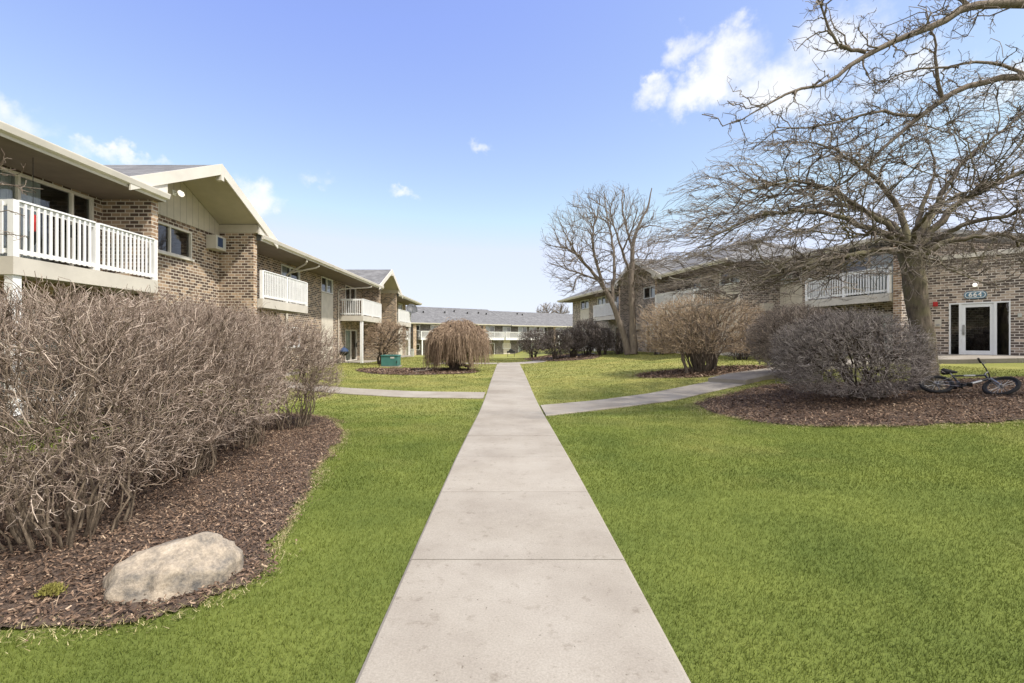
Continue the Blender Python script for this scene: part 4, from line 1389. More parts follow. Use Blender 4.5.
# set-back wing beside the entrance
D2 = -2.3
hole2 = [(-.05, 1.35, 4.0, 4.85), (-5.0, -2.4, *[v - .12 for v in up]), (-5.0, -2.6, *lo_)]
R_.body(-6.15, 1.5, D2, 11, 5.08, hole2)
R_.opening('window', *hole2[0], d=D2, frame='white', curtain='curtain', cover=(.5, 1)); R_.panel(-.08, 1.44, -.3, 3.95, D2)
R_.opening('sliding_door', *hole2[1], d=D2, curtain='curtain', cover=(0, .55), frame='white'); R_.opening('sliding_door', *hole2[2], d=D2, curtain='curtain', cover=(0, .3))
m, zr = R_.roof(-7.2, 1.45, D2 + 1.45, D2 - 5.5, EAVE - .12, .16, 14, 'hip'); R_.put(m, 'roof', 'shingle')
R_.gutter(-7.2, .84, D2 + 1.455, EAVE - .08)
R_.balcony(-5.85, -1.74, d=D2, cols=(-1.9,), zb=2.5, endrails=(False, True))
R_.pier(-6.2, -5.88, D2, 1.3, 5.06)
# diagonal entrance block
R_.M0, R_.T0 = R_.M, R_.T
EO = np.array([17.7, 18.0, .95])
ed, es = np.array([-.77, -.64, 0]), np.array([-.64, .77, 0]); ed /= np.linalg.norm(ed); es /= np.linalg.norm(es)
R_.M = np.stack([ed, es, np.array([0, 0, 1.])], 1); R_.T = EO - R_.o
eh = [(-.82, .83, .0, 2.02)]
m = MB(); R_.face(m, 0, -9, 2.42, -1.3, 3.72, eh, .2)
m.poly([(0, 2.42, -1.3), (-4, 2.42, -1.3), (-4, 2.42, 3.72), (0, 2.42, 3.72)])
m.poly([(-5, -9, -1.3), (-5, -9, 3.72), (-5, 2.42, 3.72), (-5, 2.42, -1.3)])
R_.put(m, 'wall', 'brick_grey')
m = MB(); m.box(-5, .12, -9, 2.5, 3.722, 3.86); m.box(-5, .09, -9, 2.46, 3.86, 3.90); R_.put(m, 'flat_roof', 'trim')
m = MB(); m.box(-2.6, -2.55, -3, 3, -.1, 3.7); m.box(-2.55, -.22, -3, 3, -.1, .0); m.box(-2.54, -.9, -.3, 1.6, .0, .17); m.box(-2.54, -1.2, -.3, 1.6, .17, .34)
m.box(-2.54, -1.5, -.3, 1.6, .34, .51); m.box(-2.54, -1.8, -.3, 1.6, .51, .68); m.box(-2.54, -2.1, -.3, 1.6, .68, .85)
R_.put(m, 'room', 'dark')
# frame: sidelights and door
f = MB()
f.box(-.14, .03, -.82, .83, 1.97, 2.02)
f.box(-.14, .03, .79, .83, .0, 1.97); f.box(-.14, .03, -.82, -.78, .0, 1.97)
f.box(-.14, .03, -.47, -.39, .0, 1.97); f.box(-.14, .03, .47, .55, .0, 1.97)
f.box(-.14, .03, .55, .79, .0, .05); f.box(-.14, .03, -.78, -.47, .0, .05)
ent = R_.put(f, 'entrance_frame', 'alu')
p = MB(); p.poly([(-.06, .55, .05), (-.06, .79, .05), (-.06, .79, 1.97), (-.06, .55, 1.97)]); R_.put(p, 'sidelight', 'glass_dark', ent); p = MB(); p.poly([(-.06, -.78, .05), (-.06, -.47, .05), (-.06, -.47, 1.97), (-.06, -.78, 1.97)])
R_.put(p, 'sidelight', 'glass_dark', ent)
f = MB()
f.box(-.10, .0, -.388, -.29, .01, 1.96); f.box(-.10, .0, .37, .468, .01, 1.96); f.box(-.10, .0, -.29, .37, 1.84, 1.96); f.box(-.10, .0, -.29, .37, .01, .20)
dr = R_.put(f, 'door', 'alu')
p = MB(); p.poly([(-.05, -.29, .2), (-.05, .37, .2), (-.05, .37, 1.84), (-.05, -.29, 1.84)]); R_.put(p, 'pane', 'glass_dark', dr)
p = MB(); p.box(.002, .02, .39, .45, .78, 1.18); p.tube([(.02, .42, .85), (.07, .42, .88), (.07, .42, 1.08), (.02, .42, 1.11)], .013, 8); R_.put(p, 'handle', 'steel', dr)
# lamp, alarm bell, intercom, small box
m = MB(); m.box(.002, .05, .03, .17, 2.60, 2.70); lp = R_.put(m, 'wall_lamp', 'white')
m = MB(); m.tube([(.05, .10, 2.64), (.10, .10, 2.68), (.15, .10, 2.66), (.17, .10, 2.61)], [.04, .065, .065, .04], 12); R_.put(m, 'bulb', 'lamp', lp)
m = MB(); m.box(.002, .07, 1.16, 1.30, 1.92, 2.10); m.tube([(.07, 1.23, 2.01), (.11, 1.23, 2.01)], .055, 12); R_.put(m, 'fire_alarm', 'red')
m = MB(); m.box(.002, .06, 1.05, 1.25, 1.12, 1.40); it = R_.put(m, 'intercom', 'beige'); m = MB(); m.box(.062, .07, 1.1, 1.2, 1.16, 1.22); R_.put(m, 'button_plate', 'steel', it)
m = MB(); m.box(.002, .04, -1.1, -1.0, 1.42, 1.56); R_.put(m, 'door_bell', 'grey_plastic')

# number sign: oval plate with white rim and digits
SM = R_.M.copy(); sc0 = EO + ed * .012 + es * .10 + np.array([0, 0, 2.30])
sroot = empty('house_number_sign', tuple(sc0), 'blue-grey oval sign with white number 664 above the entrance door', 'sign')


def oval(a, b, n=48):
    return [((a - b) * (1 if math.cos(t) > 0 else -1) * min(1, abs(math.cos(t)) * 3) + b * math.cos(t), b * math.sin(t)) for t in np.linspace(0, 2 * math.pi, n, endpoint=False)]


xs_ = (SM, np.zeros(3))
m = MB(); m.prism_a([(y, z) for y, z in oval(.315, .145)], 0, .02); m.build('plate', M['sign_blue'], sroot, xs_)
m = MB(); m.prism_a([(y, z) for y, z in oval(.285, .118)], .0202, .024); m.build('rim', M['white'], sroot, xs_)
m = MB(); m.prism_a([(y, z) for y, z in oval(.262, .098)], .0242, .027); m.build('field', M['sign_blue'], sroot, xs_)
cu = bpy.data.curves.new('digits', 'FONT'); cu.body = '664'; cu.size = .225; cu.align_x = 'CENTER'; cu.align_y = 'CENTER'; cu.extrude = .004
cu.space_character = 1.12; cu.offset = .006
tmp = bpy.data.objects.new('digits_outline', cu); COL.objects.link(tmp)
bpy.context.view_layer.update()
dme = bpy.data.meshes.new_from_object(tmp.evaluated_get(bpy.context.evaluated_depsgraph_get()))
bpy.data.objects.remove(tmp)
dme.materials.clear()
dg = link('digits', dme, M['white'], sroot)
xax = Vector(-es); zax = Vector(ed); yax = Vector((0, 0, 1))
mt = Matrix((xax, yax, zax)).transposed().to_4x4(); mt.translation = Vector(ed * .033)
dg.matrix_local = mt

# ----------------------------------------------------------- far building
FB = Building('apartment_building', 'far grey-roofed building closing the view behind the end of the sidewalk', (-3.66, 81.2, -1.07), (.569, -.822), (.822, .569), 'brick_far')
hf = []
for c in (-22, -16.6, -9.2, -3.0, .9, 7.8, 12.6, 16.5, 20.8, 27, 32):
    hf.append((c - .95, c + .95, 3.0, 5.0)); hf.append((c - .95, c + .95, .05, 2.1))
for c in (-12.8, -6.1, 4.4, 10.2, 18.6, 24): hf.append((c - .85, c + .85, 4.05, 4.95)); hf.append((c - .85, c + .85, 1.1, 2.0))
FB.body(-30, 40, 0, 12, 5.2, hf)
for k, h__ in enumerate(hf):
    FB.opening('window' if k >= 22 else 'sliding_door', *h__, frame='white', fw=.09, curtain='curtain' if k % 3 else None, cover=(0, .5))
m, zr = FB.roof(-31, 4.2, 1.5, -6, 5.07, .40, 14); FB.put(m, 'roof', 'shingle')
m, zr = FB.roof(4.203, 41, 1.75, -5.3, 5.0, .40, 14); FB.put(m, 'roof', 'shingle')
FB.gutter(-31, 4.2, 1.505, 5.1); FB.gutter(4.2, 41, 1.755, 5.03)
for a, b, cs in ((-24, -14.2, (-23.8, -14.4)), (-12.4, -8.4, (-12.2,)), (-5.9, 2.9, (-5.7, -1.0)), (3.2, 11.8, (11.6,)), (15, 21.6, (15.2, 21.4))):
    FB.balcony(a, b, dep=1.45, cols=cs, rimmat='white', gap=.15)
for a in (-1.2, -13.6, 14.0): FB.pier(a, a + .5, 0, 1.2, 5.1)
for a in (-14.0, -5.4, 4.4): FB.panel(a - .7, a + .7, -.6, 4.0)
for k, (a, dd) in enumerate([(-11, -3.4), (-10, -3.0), (-6, -3.2), (-3.8, -4), (-1.6, -3.3), (.8, -3.6), (2.2, -3.2), (9.4, -3.8), (10.3, -3.4)]):
    z_ = 5.24 + .4 * (1.5 - dd)
    vm = MB(); vm.tube([(dd, a, z_ - .2), (dd, a, z_ + .28), (dd, a, z_ + .30)], [.12, .12, .2], 8)
    FB.put(vm, 'roof_vent', 'black')

# ------------------------------------------------------------ small things
# satellite dish on the far end of the last left balcony
dp = L.world(1.62, 44.6, 4.35) + np.array([0, 0, 0])
droot = empty('satellite_dish', tuple(dp), 'dark round satellite dish beside the farthest balcony of the left building', 'satellite dish')
m = MB(); i0 = []
for k, (r_, h__) in enumerate(((0.0, .12), (.16, .09), (.32, .04), (.46, .0))):
    pass
ax = Vector((.35, -.8, .45)).normalized(); u_ = ax.cross(Vector((0, 0, 1))).normalized(); w_ = u_.cross(ax)
rings = [(.02, -.12), (.2, -.10), (.36, -.05), (.50, .02), (.51, .0), (.2, -.13), (.02, -.15)]
for (ra, ha), (rb, hb) in zip(rings[:-1], rings[1:]):
    for q in range(28):
        a0, a1 = 2 * math.pi * q / 28, 2 * math.pi * (q + 1) / 28
        P_ = lambda r, h, a: tuple(ax * h + u_ * math.cos(a) * r + w_ * math.sin(a) * r)
        m.poly([P_(ra, ha, a0), P_(ra, ha, a1), P_(rb, hb, a1), P_(rb, hb, a0)])
m.build('reflector', M['dish'], droot, smooth=False)
m = MB(); m.tube([tuple(-w_ * .45), tuple(ax * .35 - w_ * .3), tuple(ax * .45)], .02, 6); m.tube([tuple(ax * .42), tuple(ax * .55)], .05, 8); m.build('feed_arm', M['dish'], droot)
m = MB(); m.tube([tuple(-ax * .14), tuple(-ax * .25 - w_ * .1), (-.1, .0, -.75)], .03, 8); m.build('mast', M['steel'], droot)

# green utility cabinet
cx_, cy_ = -6.55, 27.1
zc_ = Z(cx_, cy_)
cr0 = empty('utility_cabinet', (cx_, cy_, zc_), 'green steel utility cabinet on the grass before the small round-headed tree', 'utility box')
m = MB(); m.box(-.46, .46, -.40, .40, .05, .60); m.build('body', M['teal'], cr0, bevel=.02)
m = MB(); m.prism([(-.49, .602), (.49, .602), (.47, .66), (-.47, .66)], -.43, .43); m.build('lid', M['teal'], cr0, bevel=.01)
m = MB(); m.box(-.52, .52, -.46, .46, -.1, .048); m.build('pad', M['concrete'], cr0)
m = MB(); m.box(.06, .28, -.412, -.402, .47, .56); m.build('label_plate', M['grey_plastic'], cr0)
m = MB(); m.box(.4, .44, -.43, -.402, .22, .34); m.build('latch', M['black'], cr0)
# pedestal
xp, yp = -9.1, 46.2
pr = empty('utility_pedestal', (xp, yp, Z(xp, yp)), 'small pale green utility pedestal on the grass by the far corner of the left building', 'utility box')
m = MB(); m.box(-.14, .14, -.12, .12, -.05, .62); m.build('body', M['grey_plastic'], pr, bevel=.02)
m = MB(); m.box(-.16, .16, -.14, .14, .622, .74); m.build('cap', M['grey_plastic'], pr, bevel=.02)
# covered grill by the patio door
xg, yg = -10.0, 29.4
gq = empty('kettle_grill', (xg, yg, Z(xg, yg)), 'dark blue kettle grill standing beside the green-curtained patio door', 'grill')
m = MB(); m.tube([(0, 0, .5), (0, 0, .55), (0, 0, .65), (0, 0, .75)], [.12, .22, .28, .29], 20); m.build('bowl', M['black'], gq, smooth=False)
m = MB(); m.tube([(0, 0, .752), (0, 0, .85), (0, 0, .95), (0, 0, 1.0)], [.29, .26, .15, .03], 20); m.tube([(-.06, 0, 1.0), (-.06, 0, 1.05), (.06, 0, 1.05), (.06, 0, 1.0)], .015, 6); m.build('lid', M['blue'], gq)
for k in range(3):
    a = 2.1 * k; m = MB(); m.tube([(math.cos(a) * .15, math.sin(a) * .15, .52), (math.cos(a) * .3, math.sin(a) * .3, 0)], .015, 6); m.build('leg', M['black'], gq)
# black grill on the far lawn
xg, yg = .55, 66.0
gq = empty('barbecue_grill', (xg, yg, Z(xg, yg)), 'small black barbecue on the far grass before the far building', 'grill')
m = MB(); m.box(-.55, .55, -.3, .3, .55, .8); m.build('firebox', M['black'], gq, bevel=.03)
m = MB(); m.prism([(-.3, .802), (.3, .802), (.22, 1.02), (-.22, 1.02)], -.3, .3); m.build('lid', M['black'], gq, bevel=.03)
for sx in (-.45, .45):
    for sy in (-.22, .22):
        m = MB(); m.box(sx - .03, sx + .03, sy - .03, sy + .03, 0, .548); m.build('leg', M['black'], gq)
# red and black thing hung behind the first balcony railing
bp_ = L.world(1.0, 9.55, 2.957)
bg = empty('hanging_decoration', tuple(bp_), 'red and black decoration hung behind the first left balcony railing', 'decoration')
m = MB(); m.tube([(.02, 0, .94), (.02, 0, 2.09)], .006, 6); m.build('cord', M['black'], bg)
m = MB(); m.tube([(.02, 0, .95), (.03, 0, .8), (.02, .01, .62)], [.05, .06, .05], 10); m.build('sleeve', M['red'], bg)
m = MB(); m.tube([(.02, .01, .61), (.03, 0, .5), (.02, -.01, .36)], [.07, .06, .04], 10); m.build('tail', M['black'], bg)

# boulder
bc = np.array([-2.165, 3.03, Z(-2.165, 3.03) - .045])
vs, fs = [], []
import bmesh
bm = bmesh.new(); bmesh.ops.create_icosphere(bm, subdivisions=5, radius=1.0)
from mathutils import noise as mn
planes = [(Vector((.12, -.42, .90)), .71), (Vector((-.8, -.42, .35)), .70), (Vector((.6, -.78, .10)), .66), (Vector((-.25, -.95, .15)), .70), (Vector((.85, .0, .45)), .90),
          (Vector((-.55, .1, .8)), .78), (Vector((.25, -.75, .6)), .76), (Vector((.3, .8, .4)), .8), (Vector((-.95, .1, .1)), .86), (Vector((-.45, -.7, .7)), .78), (Vector((.75, -.4, .65)), .72), (Vector((.05, -1, .35)), .66), (Vector((-.1, .3, 1)), .75), (Vector((.95, -.3, -.1)), .84)]
for v in bm.verts:
    d = v.co.normalized(); r = 1.0
    for n_, k in planes:
        n_ = n_.normalized(); c = d.dot(n_)
        if c > .05: r = min(r, k / c + .0)
    r = r + .03 * mn.noise(d * 2.2 + Vector((3, 1, 2))) + .03 * mn.noise(d * 5) + .022 * mn.noise(d * 11) + .010 * mn.noise(d * 26)
    gr = d - Vector((.12, -.86, .45)).normalized()
    r -= .07 * math.exp(-(gr.x / .10 - gr.z / .5) ** 2 - (gr.z / .28) ** 2)
    v.co = d * r
for v in bm.verts: v.co = Vector((v.co.x * .46, v.co.y * .38, v.co.z * .325))
me = bpy.data.meshes.new('boulder'); bm.to_mesh(me); bm.free()
o = link('boulder', me, M['rock'], smooth=True); o.location = bc + np.array([0, 0, .045]); o.rotation_euler = (.05, -.2, .16)
tag(o, 'pale tan and grey boulder at the lower left edge of the mulch bed', 'boulder')

# moss tuft
n = 700
q = rng.normal(0, 1, (n, 2)) * [.026, .022]; px_, py_ = -2.72, 2.86
p = np.stack([px_ + q[:, 0], py_ + q[:, 1], Z(px_, py_) + .04 + .04 * np.exp(-(q ** 2).sum(1) / .004)], -1)
d = unit(rng.normal(0, 1, (n, 3)) + [0, 0, .8]) * .03; e = unit(rng.normal(0, 1, (n, 3))) * .006
tv = np.stack([p - e, p + e, p + d], 1).reshape(-1, 3) - np.array([px_, py_, Z(px_, py_)])
o = link('moss_tuft', np_mesh('moss_tuft', tv, np.arange(3 * n).reshape(-1, 3)), M['moss']); o.location = (px_, py_, Z(px_, py_))
tag(o, 'small yellow-green plant tuft in the mulch left of the boulder', 'plant')
# fallen stick by the weeping tree
xs0, ys0 = -3.9, 22.4
m = MB(); m.tube([(-.45, 0, .05), (-.15, .05, .10), (.1, 0, .12), (.4, -.05, .2)], [.03, .035, .03, .015], 7); m.tube([(.1, 0, .12), (.2, .1, .3), (.22, .1, .36)], [.025, .015, .01], 6)
o = m.build('fallen_branch', M['bark_plain']); o.location = (xs0, ys0, Z(xs0, ys0) + .02); tag(o, 'crooked fallen branch on the mulch left of the weeping tree', 'branch')

# ------------------------------------------------------------------ bicycle
bx0 = np.array([10.48, 10.92]); bz0 = Z(*bx0)
bike = empty('bicycle', (bx0[0], bx0[1], bz0 + .03), 'dark mountain bicycle lying on its side on the mulch by the tree trunk', 'bicycle')
# local: x forward, z up, y left; laid over by rotation below
Rw = .285; wb = .98
rear, front = Vector((-wb / 2, 0, Rw)), Vector((wb / 2, 0, Rw))


def bpart(m, name, mat, parent=None, smooth=False):
    return m.build(name, M[mat], parent or bike, smooth=smooth)


def wheel(c, steer):
    a = Vector((math.sin(-steer), math.cos(steer), 0))
    m = MB(); m.torus(c, Rw - .026, .034, a, 40, 8)
    for k in range(40):      # tread knobs
        t = 2 * math.pi * k / 40
        e = Vector((math.cos(t) * a.y, -math.cos(t) * a.x, math.sin(t)))
        p = c + e * (Rw - .004)
        m.tube([tuple(p - a * .02), tuple(p + a * .02)], .007, 4)
    w = bpart(m, 'wheel', 'rubber', smooth=False)
    m = MB(); m.torus(c, Rw - .062, .012, a, 36, 6)
    bpart(m, 'rim', 'bike_black', w)
    m = MB()
    for k in range(20):
        t = 2 * math.pi * k / 20
        e = Vector((math.cos(t) * a.y, -math.cos(t) * a.x, math.sin(t)))
        m.tube([tuple(c + a * (.025 if k % 2 else -.025)), tuple(c + e * (Rw - .065))], .0025, 4, False)
    m.tube([tuple(c - a * .05), tuple(c + a * .05)], .022, 10)
    bpart(m, 'spokes', 'steel', w)


steer = -.32
wheel(rear, 0)
bb = Vector((-.09, 0, .27)); seat_t = Vector((-.24, 0, .60)); head_t = Vector((.27, 0, .66)); head_b = Vector((.31, 0, .54))
fr = MB()
for a, b_, r_ in ((bb, seat_t, .017), (seat_t, head_t, .019), (bb, head_b, .022), (head_b, head_t, .022)): fr.tube([tuple(a), tuple(b_)], r_, 10)
for sy in (-.05, .05):
    fr.tube([tuple(bb + Vector((0, sy * .5, 0))), tuple(rear + Vector((0, sy, 0)))], .010, 8)
    fr.tube([tuple(seat_t + Vector((.01, sy * .5, -.06))), tuple(rear + Vector((0, sy, 0)))], .009, 8)
bpart(fr, 'frame', 'bike_black')
dc = MB(); mid_ = (bb + head_b) / 2
dc.tube([tuple(bb + (head_b - bb) * .3), tuple(bb + (head_b - bb) * .75)], .0235, 10, False); dc.tube([tuple(seat_t + (head_t - seat_t) * .35), tuple(seat_t + (head_t - seat_t) * .7)], .0205, 10, False)
bpart(dc, 'decal', 'steel')
# fork + front wheel, turned
fdir = (head_b - head_t).normalized()
fb = Vector((.36, 0, .49))
ff = MB(); ff.tube([tuple(head_t + Vector((-.01, 0, .03))), tuple(head_b), tuple(fb)], .016, 8)
front = Vector((wb / 2 + .0, -.03, Rw))
av = Vector((math.sin(-steer), math.cos(steer), 0))
ff.tube([tuple(fb - av * .06), tuple(fb + av * .06)], .017, 8)
for sg in (-1, 1): ff.tube([tuple(fb + av * .055 * sg), tuple((fb + front) / 2 + av * .058 * sg), tuple(front + av * .055 * sg)], [.018, .018, .013], 8)
bpart(ff, 'fork', 'steel')
wheel(front, steer)
st_ = MB(); sp0 = head_t + Vector((-.01, 0, .05)); sp1 = head_t + Vector((.04, 0, .12)); st_.tube([tuple(sp0), tuple(sp1)], .016, 8)
st_.tube([tuple(sp1 + av * s_ + Vector((-.05 * abs(s_) / .3, 0, .07 * min(1, abs(s_) / .18)))) for s_ in (-.30, -.18, -.05, .05, .18, .30)], .012, 8)
hb_ = bpart(st_, 'handlebar', 'bike_black')
for sg in (-1, 1):
    gp = MB(); c = sp1 + av * .30 * sg + Vector((-.05, 0, .07)); gp.tube([tuple(c - av * .10 * sg), tuple(c + av * .02 * sg)], .019, 10); bpart(gp, 'grip', 'rubber', hb_)
    bl = MB(); c2_ = sp1 + av * .20 * sg + Vector((-.03, 0, .06)); bl.tube([tuple(c2_), tuple(c2_ + Vector((.05, 0, -.02))), tuple(c2_ + Vector((.04, 0, -.03)) + av * .09 * sg)], .007, 6); bpart(bl, 'brake_lever', 'steel', hb_)
sd = MB(); sd.tube([tuple(seat_t), tuple(seat_t + Vector((-.05, 0, .12)))], .014, 8); bpart(sd, 'seat_post', 'steel')
sb = seat_t + Vector((-.06, 0, .14))
sm = MB()
sm.tube([tuple(sb + Vector((-.13, 0, .01))), tuple(sb + Vector((-.09, 0, .005))), tuple(sb + Vector((0, 0, 0))), tuple(sb + Vector((.08, 0, .0))), tuple(sb + Vector((.14, 0, -.005)))], [.05, .078, .055, .032, .016], 12)
so_ = bpart(sm, 'saddle', 'rubber', smooth=True)
ck = MB(); ck.torus(bb + Vector((0, -.045, 0)), .075, .008, (0, 1, 0), 28, 6); ck.tube([tuple(bb + Vector((0, -.06, 0))), tuple(bb + Vector((0, .06, 0)))], .018, 10)
ck.tube([tuple(bb + Vector((0, -.06, 0))), tuple(bb + Vector((.12, -.07, -.09)))], .011, 6); ck.tube([tuple(bb + Vector((0, .06, 0))), tuple(bb + Vector((-.12, .07, .09)))], .011, 6)
co_ = bpart(ck, 'crank', 'bike_black')
for pc in (bb + Vector((.12, -.12, -.09)), bb + Vector((-.12, .12, .09))):
    pm = MB(); pm.box(pc.x - .045, pc.x + .045, pc.y - .045, pc.y + .045, pc.z - .012, pc.z + .012); bpart(pm, 'pedal', 'rubber', co_)
ch = MB(); ch.tube([tuple(bb + Vector((0, -.045, .075))), tuple(rear + Vector((0, -.045, .035)))], .005, 5); ch.tube([tuple(bb + Vector((0, -.045, -.075))), tuple(rear + Vector((0, -.045, -.035)))], .005, 5)
ch.torus(rear + Vector((0, -.045, 0)), .04, .012, (0, 1, 0), 20, 6); bpart(ch, 'chain', 'steel')
cb = MB(); cb.tube([tuple(sp1 + Vector((.03, .06, .05))), tuple(sp1 + Vector((.12, .03, 0))), tuple(head_b + Vector((.06, .02, .02))), tuple(bb + Vector((.1, .02, .12)))], .005, 5, False); bpart(cb, 'cable', 'rubber')
# lay it over: length runs across the line of sight, top leaning away from the camera
ang = math.radians(-40)
Rm = Matrix.Rotation(math.radians(-44), 4, 'Z') @ Matrix.Rotation(math.radians(-55), 4, 'X')
bike.rotation_euler = Rm.to_euler(); bike.scale = (1.1, 1.1, 1.1)

# -------------------------------------------------------------- sun and sky
el, sv = math.radians(55), Vector((.88, -.47, 0)).normalized()
sun_dir = Vector((sv.x * math.cos(el), sv.y * math.cos(el), math.sin(el)))
sl = bpy.data.lights.new('sun', 'SUN'); sl.energy = 2.2; sl.angle = math.radians(2.5); sl.color = (1, .94, .84)
so = bpy.data.objects.new('sun', sl); COL.objects.link(so)
so.rotation_euler = (-sun_dir).to_track_quat('-Z', 'Y').to_euler()

w = bpy.data.worlds.new('World'); scene.world = w; w.use_nodes = True
nt = w.node_tree
bg_ = nt.nodes['Background']
sky = N(nt, 'ShaderNodeTexSky', sky_type='NISHITA')
sky.sun_disc = False; sky.sun_elevation = el; sky.sun_rotation = math.atan2(sv.x, sv.y)
sky.air_density = 1.0; sky.dust_density = .7; sky.ozone_density = 1.5
bg_.inputs['Strength'].default_value = .105
tc = N(nt, 'ShaderNodeTexCoord')
nz = N(nt, 'ShaderNodeTexNoise', i_Scale=9.0, i_Detail=8, i_Roughness=.58)
nt.links.new(tc.outputs['Generated'], nz.inputs['Vector'])


def sdir(px, py): return Vector(((px - CX) / F, 1, (CY - py) / F)).normalized()


clouds = [(655, 84, 26, 18, 1), (700, 90, 50, 26, 1), (735, 62, 42, 40, 1), (770, 85, 60, 36, 1), (820, 62, 60, 50, 1), (850, 90, 70, 34, 1), (900, 70, 50, 30, .9), (688, 45, 26, 20, .8), (728, 26, 18, 16, .8),
          (405, 198, 22, 10, 1.1), (486, 145, 22, 11, .95), (256, 192, 26, 22, 1.1), (95, 156, 34, 13, .9), (20, 118, 38, 28, .85), (135, 160, 30, 11, .8), (320, 180, 20, 11, .7),
          (1100, 60, 160, 40, .8), (-150, 90, 160, 40, .8)]
off = N(nt, 'ShaderNodeVectorMath', operation='SUBTRACT'); off.inputs[1].default_value = (.5, .5, .5)
nzd = N(nt, 'ShaderNodeTexNoise', i_Scale=14.0, i_Detail=5, i_Roughness=.6)
nt.links.new(tc.outputs['Generated'], nzd.inputs['Vector']); nt.links.new(nzd.outputs['Color'], off.inputs[0])
osc = N(nt, 'ShaderNodeVectorMath', operation='SCALE'); osc.inputs['Scale'].default_value = .13; nt.links.new(off.outputs[0], osc.inputs[0])
wdir = N(nt, 'ShaderNodeVectorMath', operation='ADD'); nt.links.new(tc.outputs['Generated'], wdir.inputs[0]); nt.links.new(osc.outputs[0], wdir.inputs[1])
acc = None
for px, py, a, b, amp in clouds:
    c = sdir(px, py)
    sb_ = N(nt, 'ShaderNodeVectorMath', operation='SUBTRACT'); nt.links.new(wdir.outputs[0], sb_.inputs[0]); sb_.inputs[1].default_value = c
    ml = N(nt, 'ShaderNodeVectorMath', operation='MULTIPLY'); nt.links.new(sb_.outputs[0], ml.inputs[0])
    foc = F / max(.3, c.y)
    ml.inputs[1].default_value = (foc / a * 1.0, foc / a * .5, foc / b)
    ln = N(nt, 'ShaderNodeVectorMath', operation='LENGTH'); nt.links.new(ml.outputs[0], ln.inputs[0])
    mr = N(nt, 'ShaderNodeMapRange', interpolation_type='SMOOTHSTEP'); mr.inputs[1].default_value = 0; mr.inputs[2].default_value = 1.5; mr.inputs[3].default_value = amp; mr.inputs[4].default_value = 0
    nt.links.new(ln.outputs['Value'], mr.inputs[0])
    if acc is None: acc = mr.outputs[0]
    else:
        mxx = N(nt, 'ShaderNodeMath', operation='MAXIMUM'); nt.links.new(acc, mxx.inputs[0]); nt.links.new(mr.outputs[0], mxx.inputs[1]); acc = mxx.outputs[0]
n_r = N(nt, 'ShaderNodeMapRange'); n_r.inputs[1].default_value = .3; n_r.inputs[2].default_value = .7; n_r.inputs[3].default_value = .25; n_r.inputs[4].default_value = 1.35
nt.links.new(nz.outputs['Fac'], n_r.inputs[0])
mu = N(nt, 'ShaderNodeMath', operation='MULTIPLY'); nt.links.new(acc, mu.inputs[0]); nt.links.new(n_r.outputs[0], mu.inputs[1])
cf = N(nt, 'ShaderNodeMapRange', interpolation_type='SMOOTHSTEP'); cf.inputs[1].default_value = .26; cf.inputs[2].default_value = 1.0; cf.inputs[3].default_value = 0; cf.inputs[4].default_value = .86
nt.links.new(mu.outputs[0], cf.inputs[0])
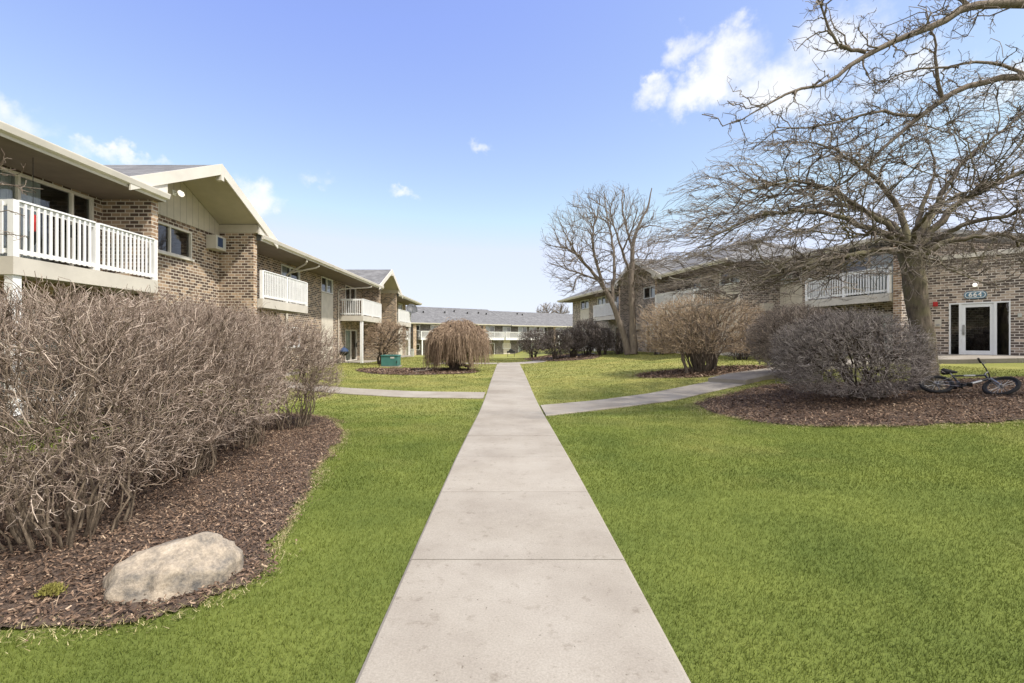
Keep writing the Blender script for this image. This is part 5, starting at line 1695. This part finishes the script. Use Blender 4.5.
# unseen broken cloud cover added behind the camera as warm-white fill light
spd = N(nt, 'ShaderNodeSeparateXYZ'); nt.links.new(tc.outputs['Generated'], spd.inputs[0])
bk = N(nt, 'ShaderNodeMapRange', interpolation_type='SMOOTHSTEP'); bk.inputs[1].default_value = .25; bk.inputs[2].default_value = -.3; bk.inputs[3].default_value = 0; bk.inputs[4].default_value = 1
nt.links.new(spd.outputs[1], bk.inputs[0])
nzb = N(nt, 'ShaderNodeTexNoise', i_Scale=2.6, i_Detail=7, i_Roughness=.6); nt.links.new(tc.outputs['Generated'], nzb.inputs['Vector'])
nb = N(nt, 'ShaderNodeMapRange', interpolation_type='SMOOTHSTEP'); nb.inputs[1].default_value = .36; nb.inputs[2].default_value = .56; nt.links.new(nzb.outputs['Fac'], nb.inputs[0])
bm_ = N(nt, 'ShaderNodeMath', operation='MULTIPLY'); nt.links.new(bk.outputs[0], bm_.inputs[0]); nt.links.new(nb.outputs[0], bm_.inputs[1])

# sky tone: Nishita pulled a little towards a clear pale blue
SKYGAIN = (1.13, .985, 1.18, 1)
tint = N(nt, 'ShaderNodeMix', data_type='RGBA', blend_type='MULTIPLY'); tint.inputs[0].default_value = 1; tint.inputs[7].default_value = SKYGAIN
nt.links.new(sky.outputs[0], tint.inputs[6])
soft = N(nt, 'ShaderNodeMix', data_type='RGBA', blend_type='DARKEN'); soft.inputs[0].default_value = .85; soft.inputs[7].default_value = (2.85, 3.08, 3.5, 1)
nt.links.new(tint.outputs[2], soft.inputs[6])
cm = N(nt, 'ShaderNodeMix', data_type='RGBA'); nt.links.new(cf.outputs[0], cm.inputs[0]); nt.links.new(soft.outputs[2], cm.inputs[6]); cm.inputs[7].default_value = (4.0, 4.0, 4.0, 1)
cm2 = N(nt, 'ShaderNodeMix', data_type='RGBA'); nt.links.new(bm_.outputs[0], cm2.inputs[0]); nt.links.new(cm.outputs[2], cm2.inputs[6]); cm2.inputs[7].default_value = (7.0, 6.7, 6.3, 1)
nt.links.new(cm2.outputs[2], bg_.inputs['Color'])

# ------------------------------------------------------------------- camera
cam = bpy.data.cameras.new('camera'); co = bpy.data.objects.new('camera', cam); COL.objects.link(co)
co.location = (0, 0, H); co.rotation_euler = (math.radians(90), 0, 0)
cam.sensor_width = 36; cam.lens = F * 36 / 1024
cam.shift_x = (512 - CX) / 1024; cam.shift_y = -(341.5 - CY) / 1024
cam.clip_start = .05; cam.clip_end = 2000
scene.camera = co
vs_ = scene.view_settings
vs_.view_transform = 'Standard'; vs_.look = 'None'; vs_.gamma = 1; vs_.use_curve_mapping = False
vs_.exposure = 1.40
scene.cycles.max_bounces = 6; scene.cycles.transparent_max_bounces = 12
scene.cycles.use_denoising = True
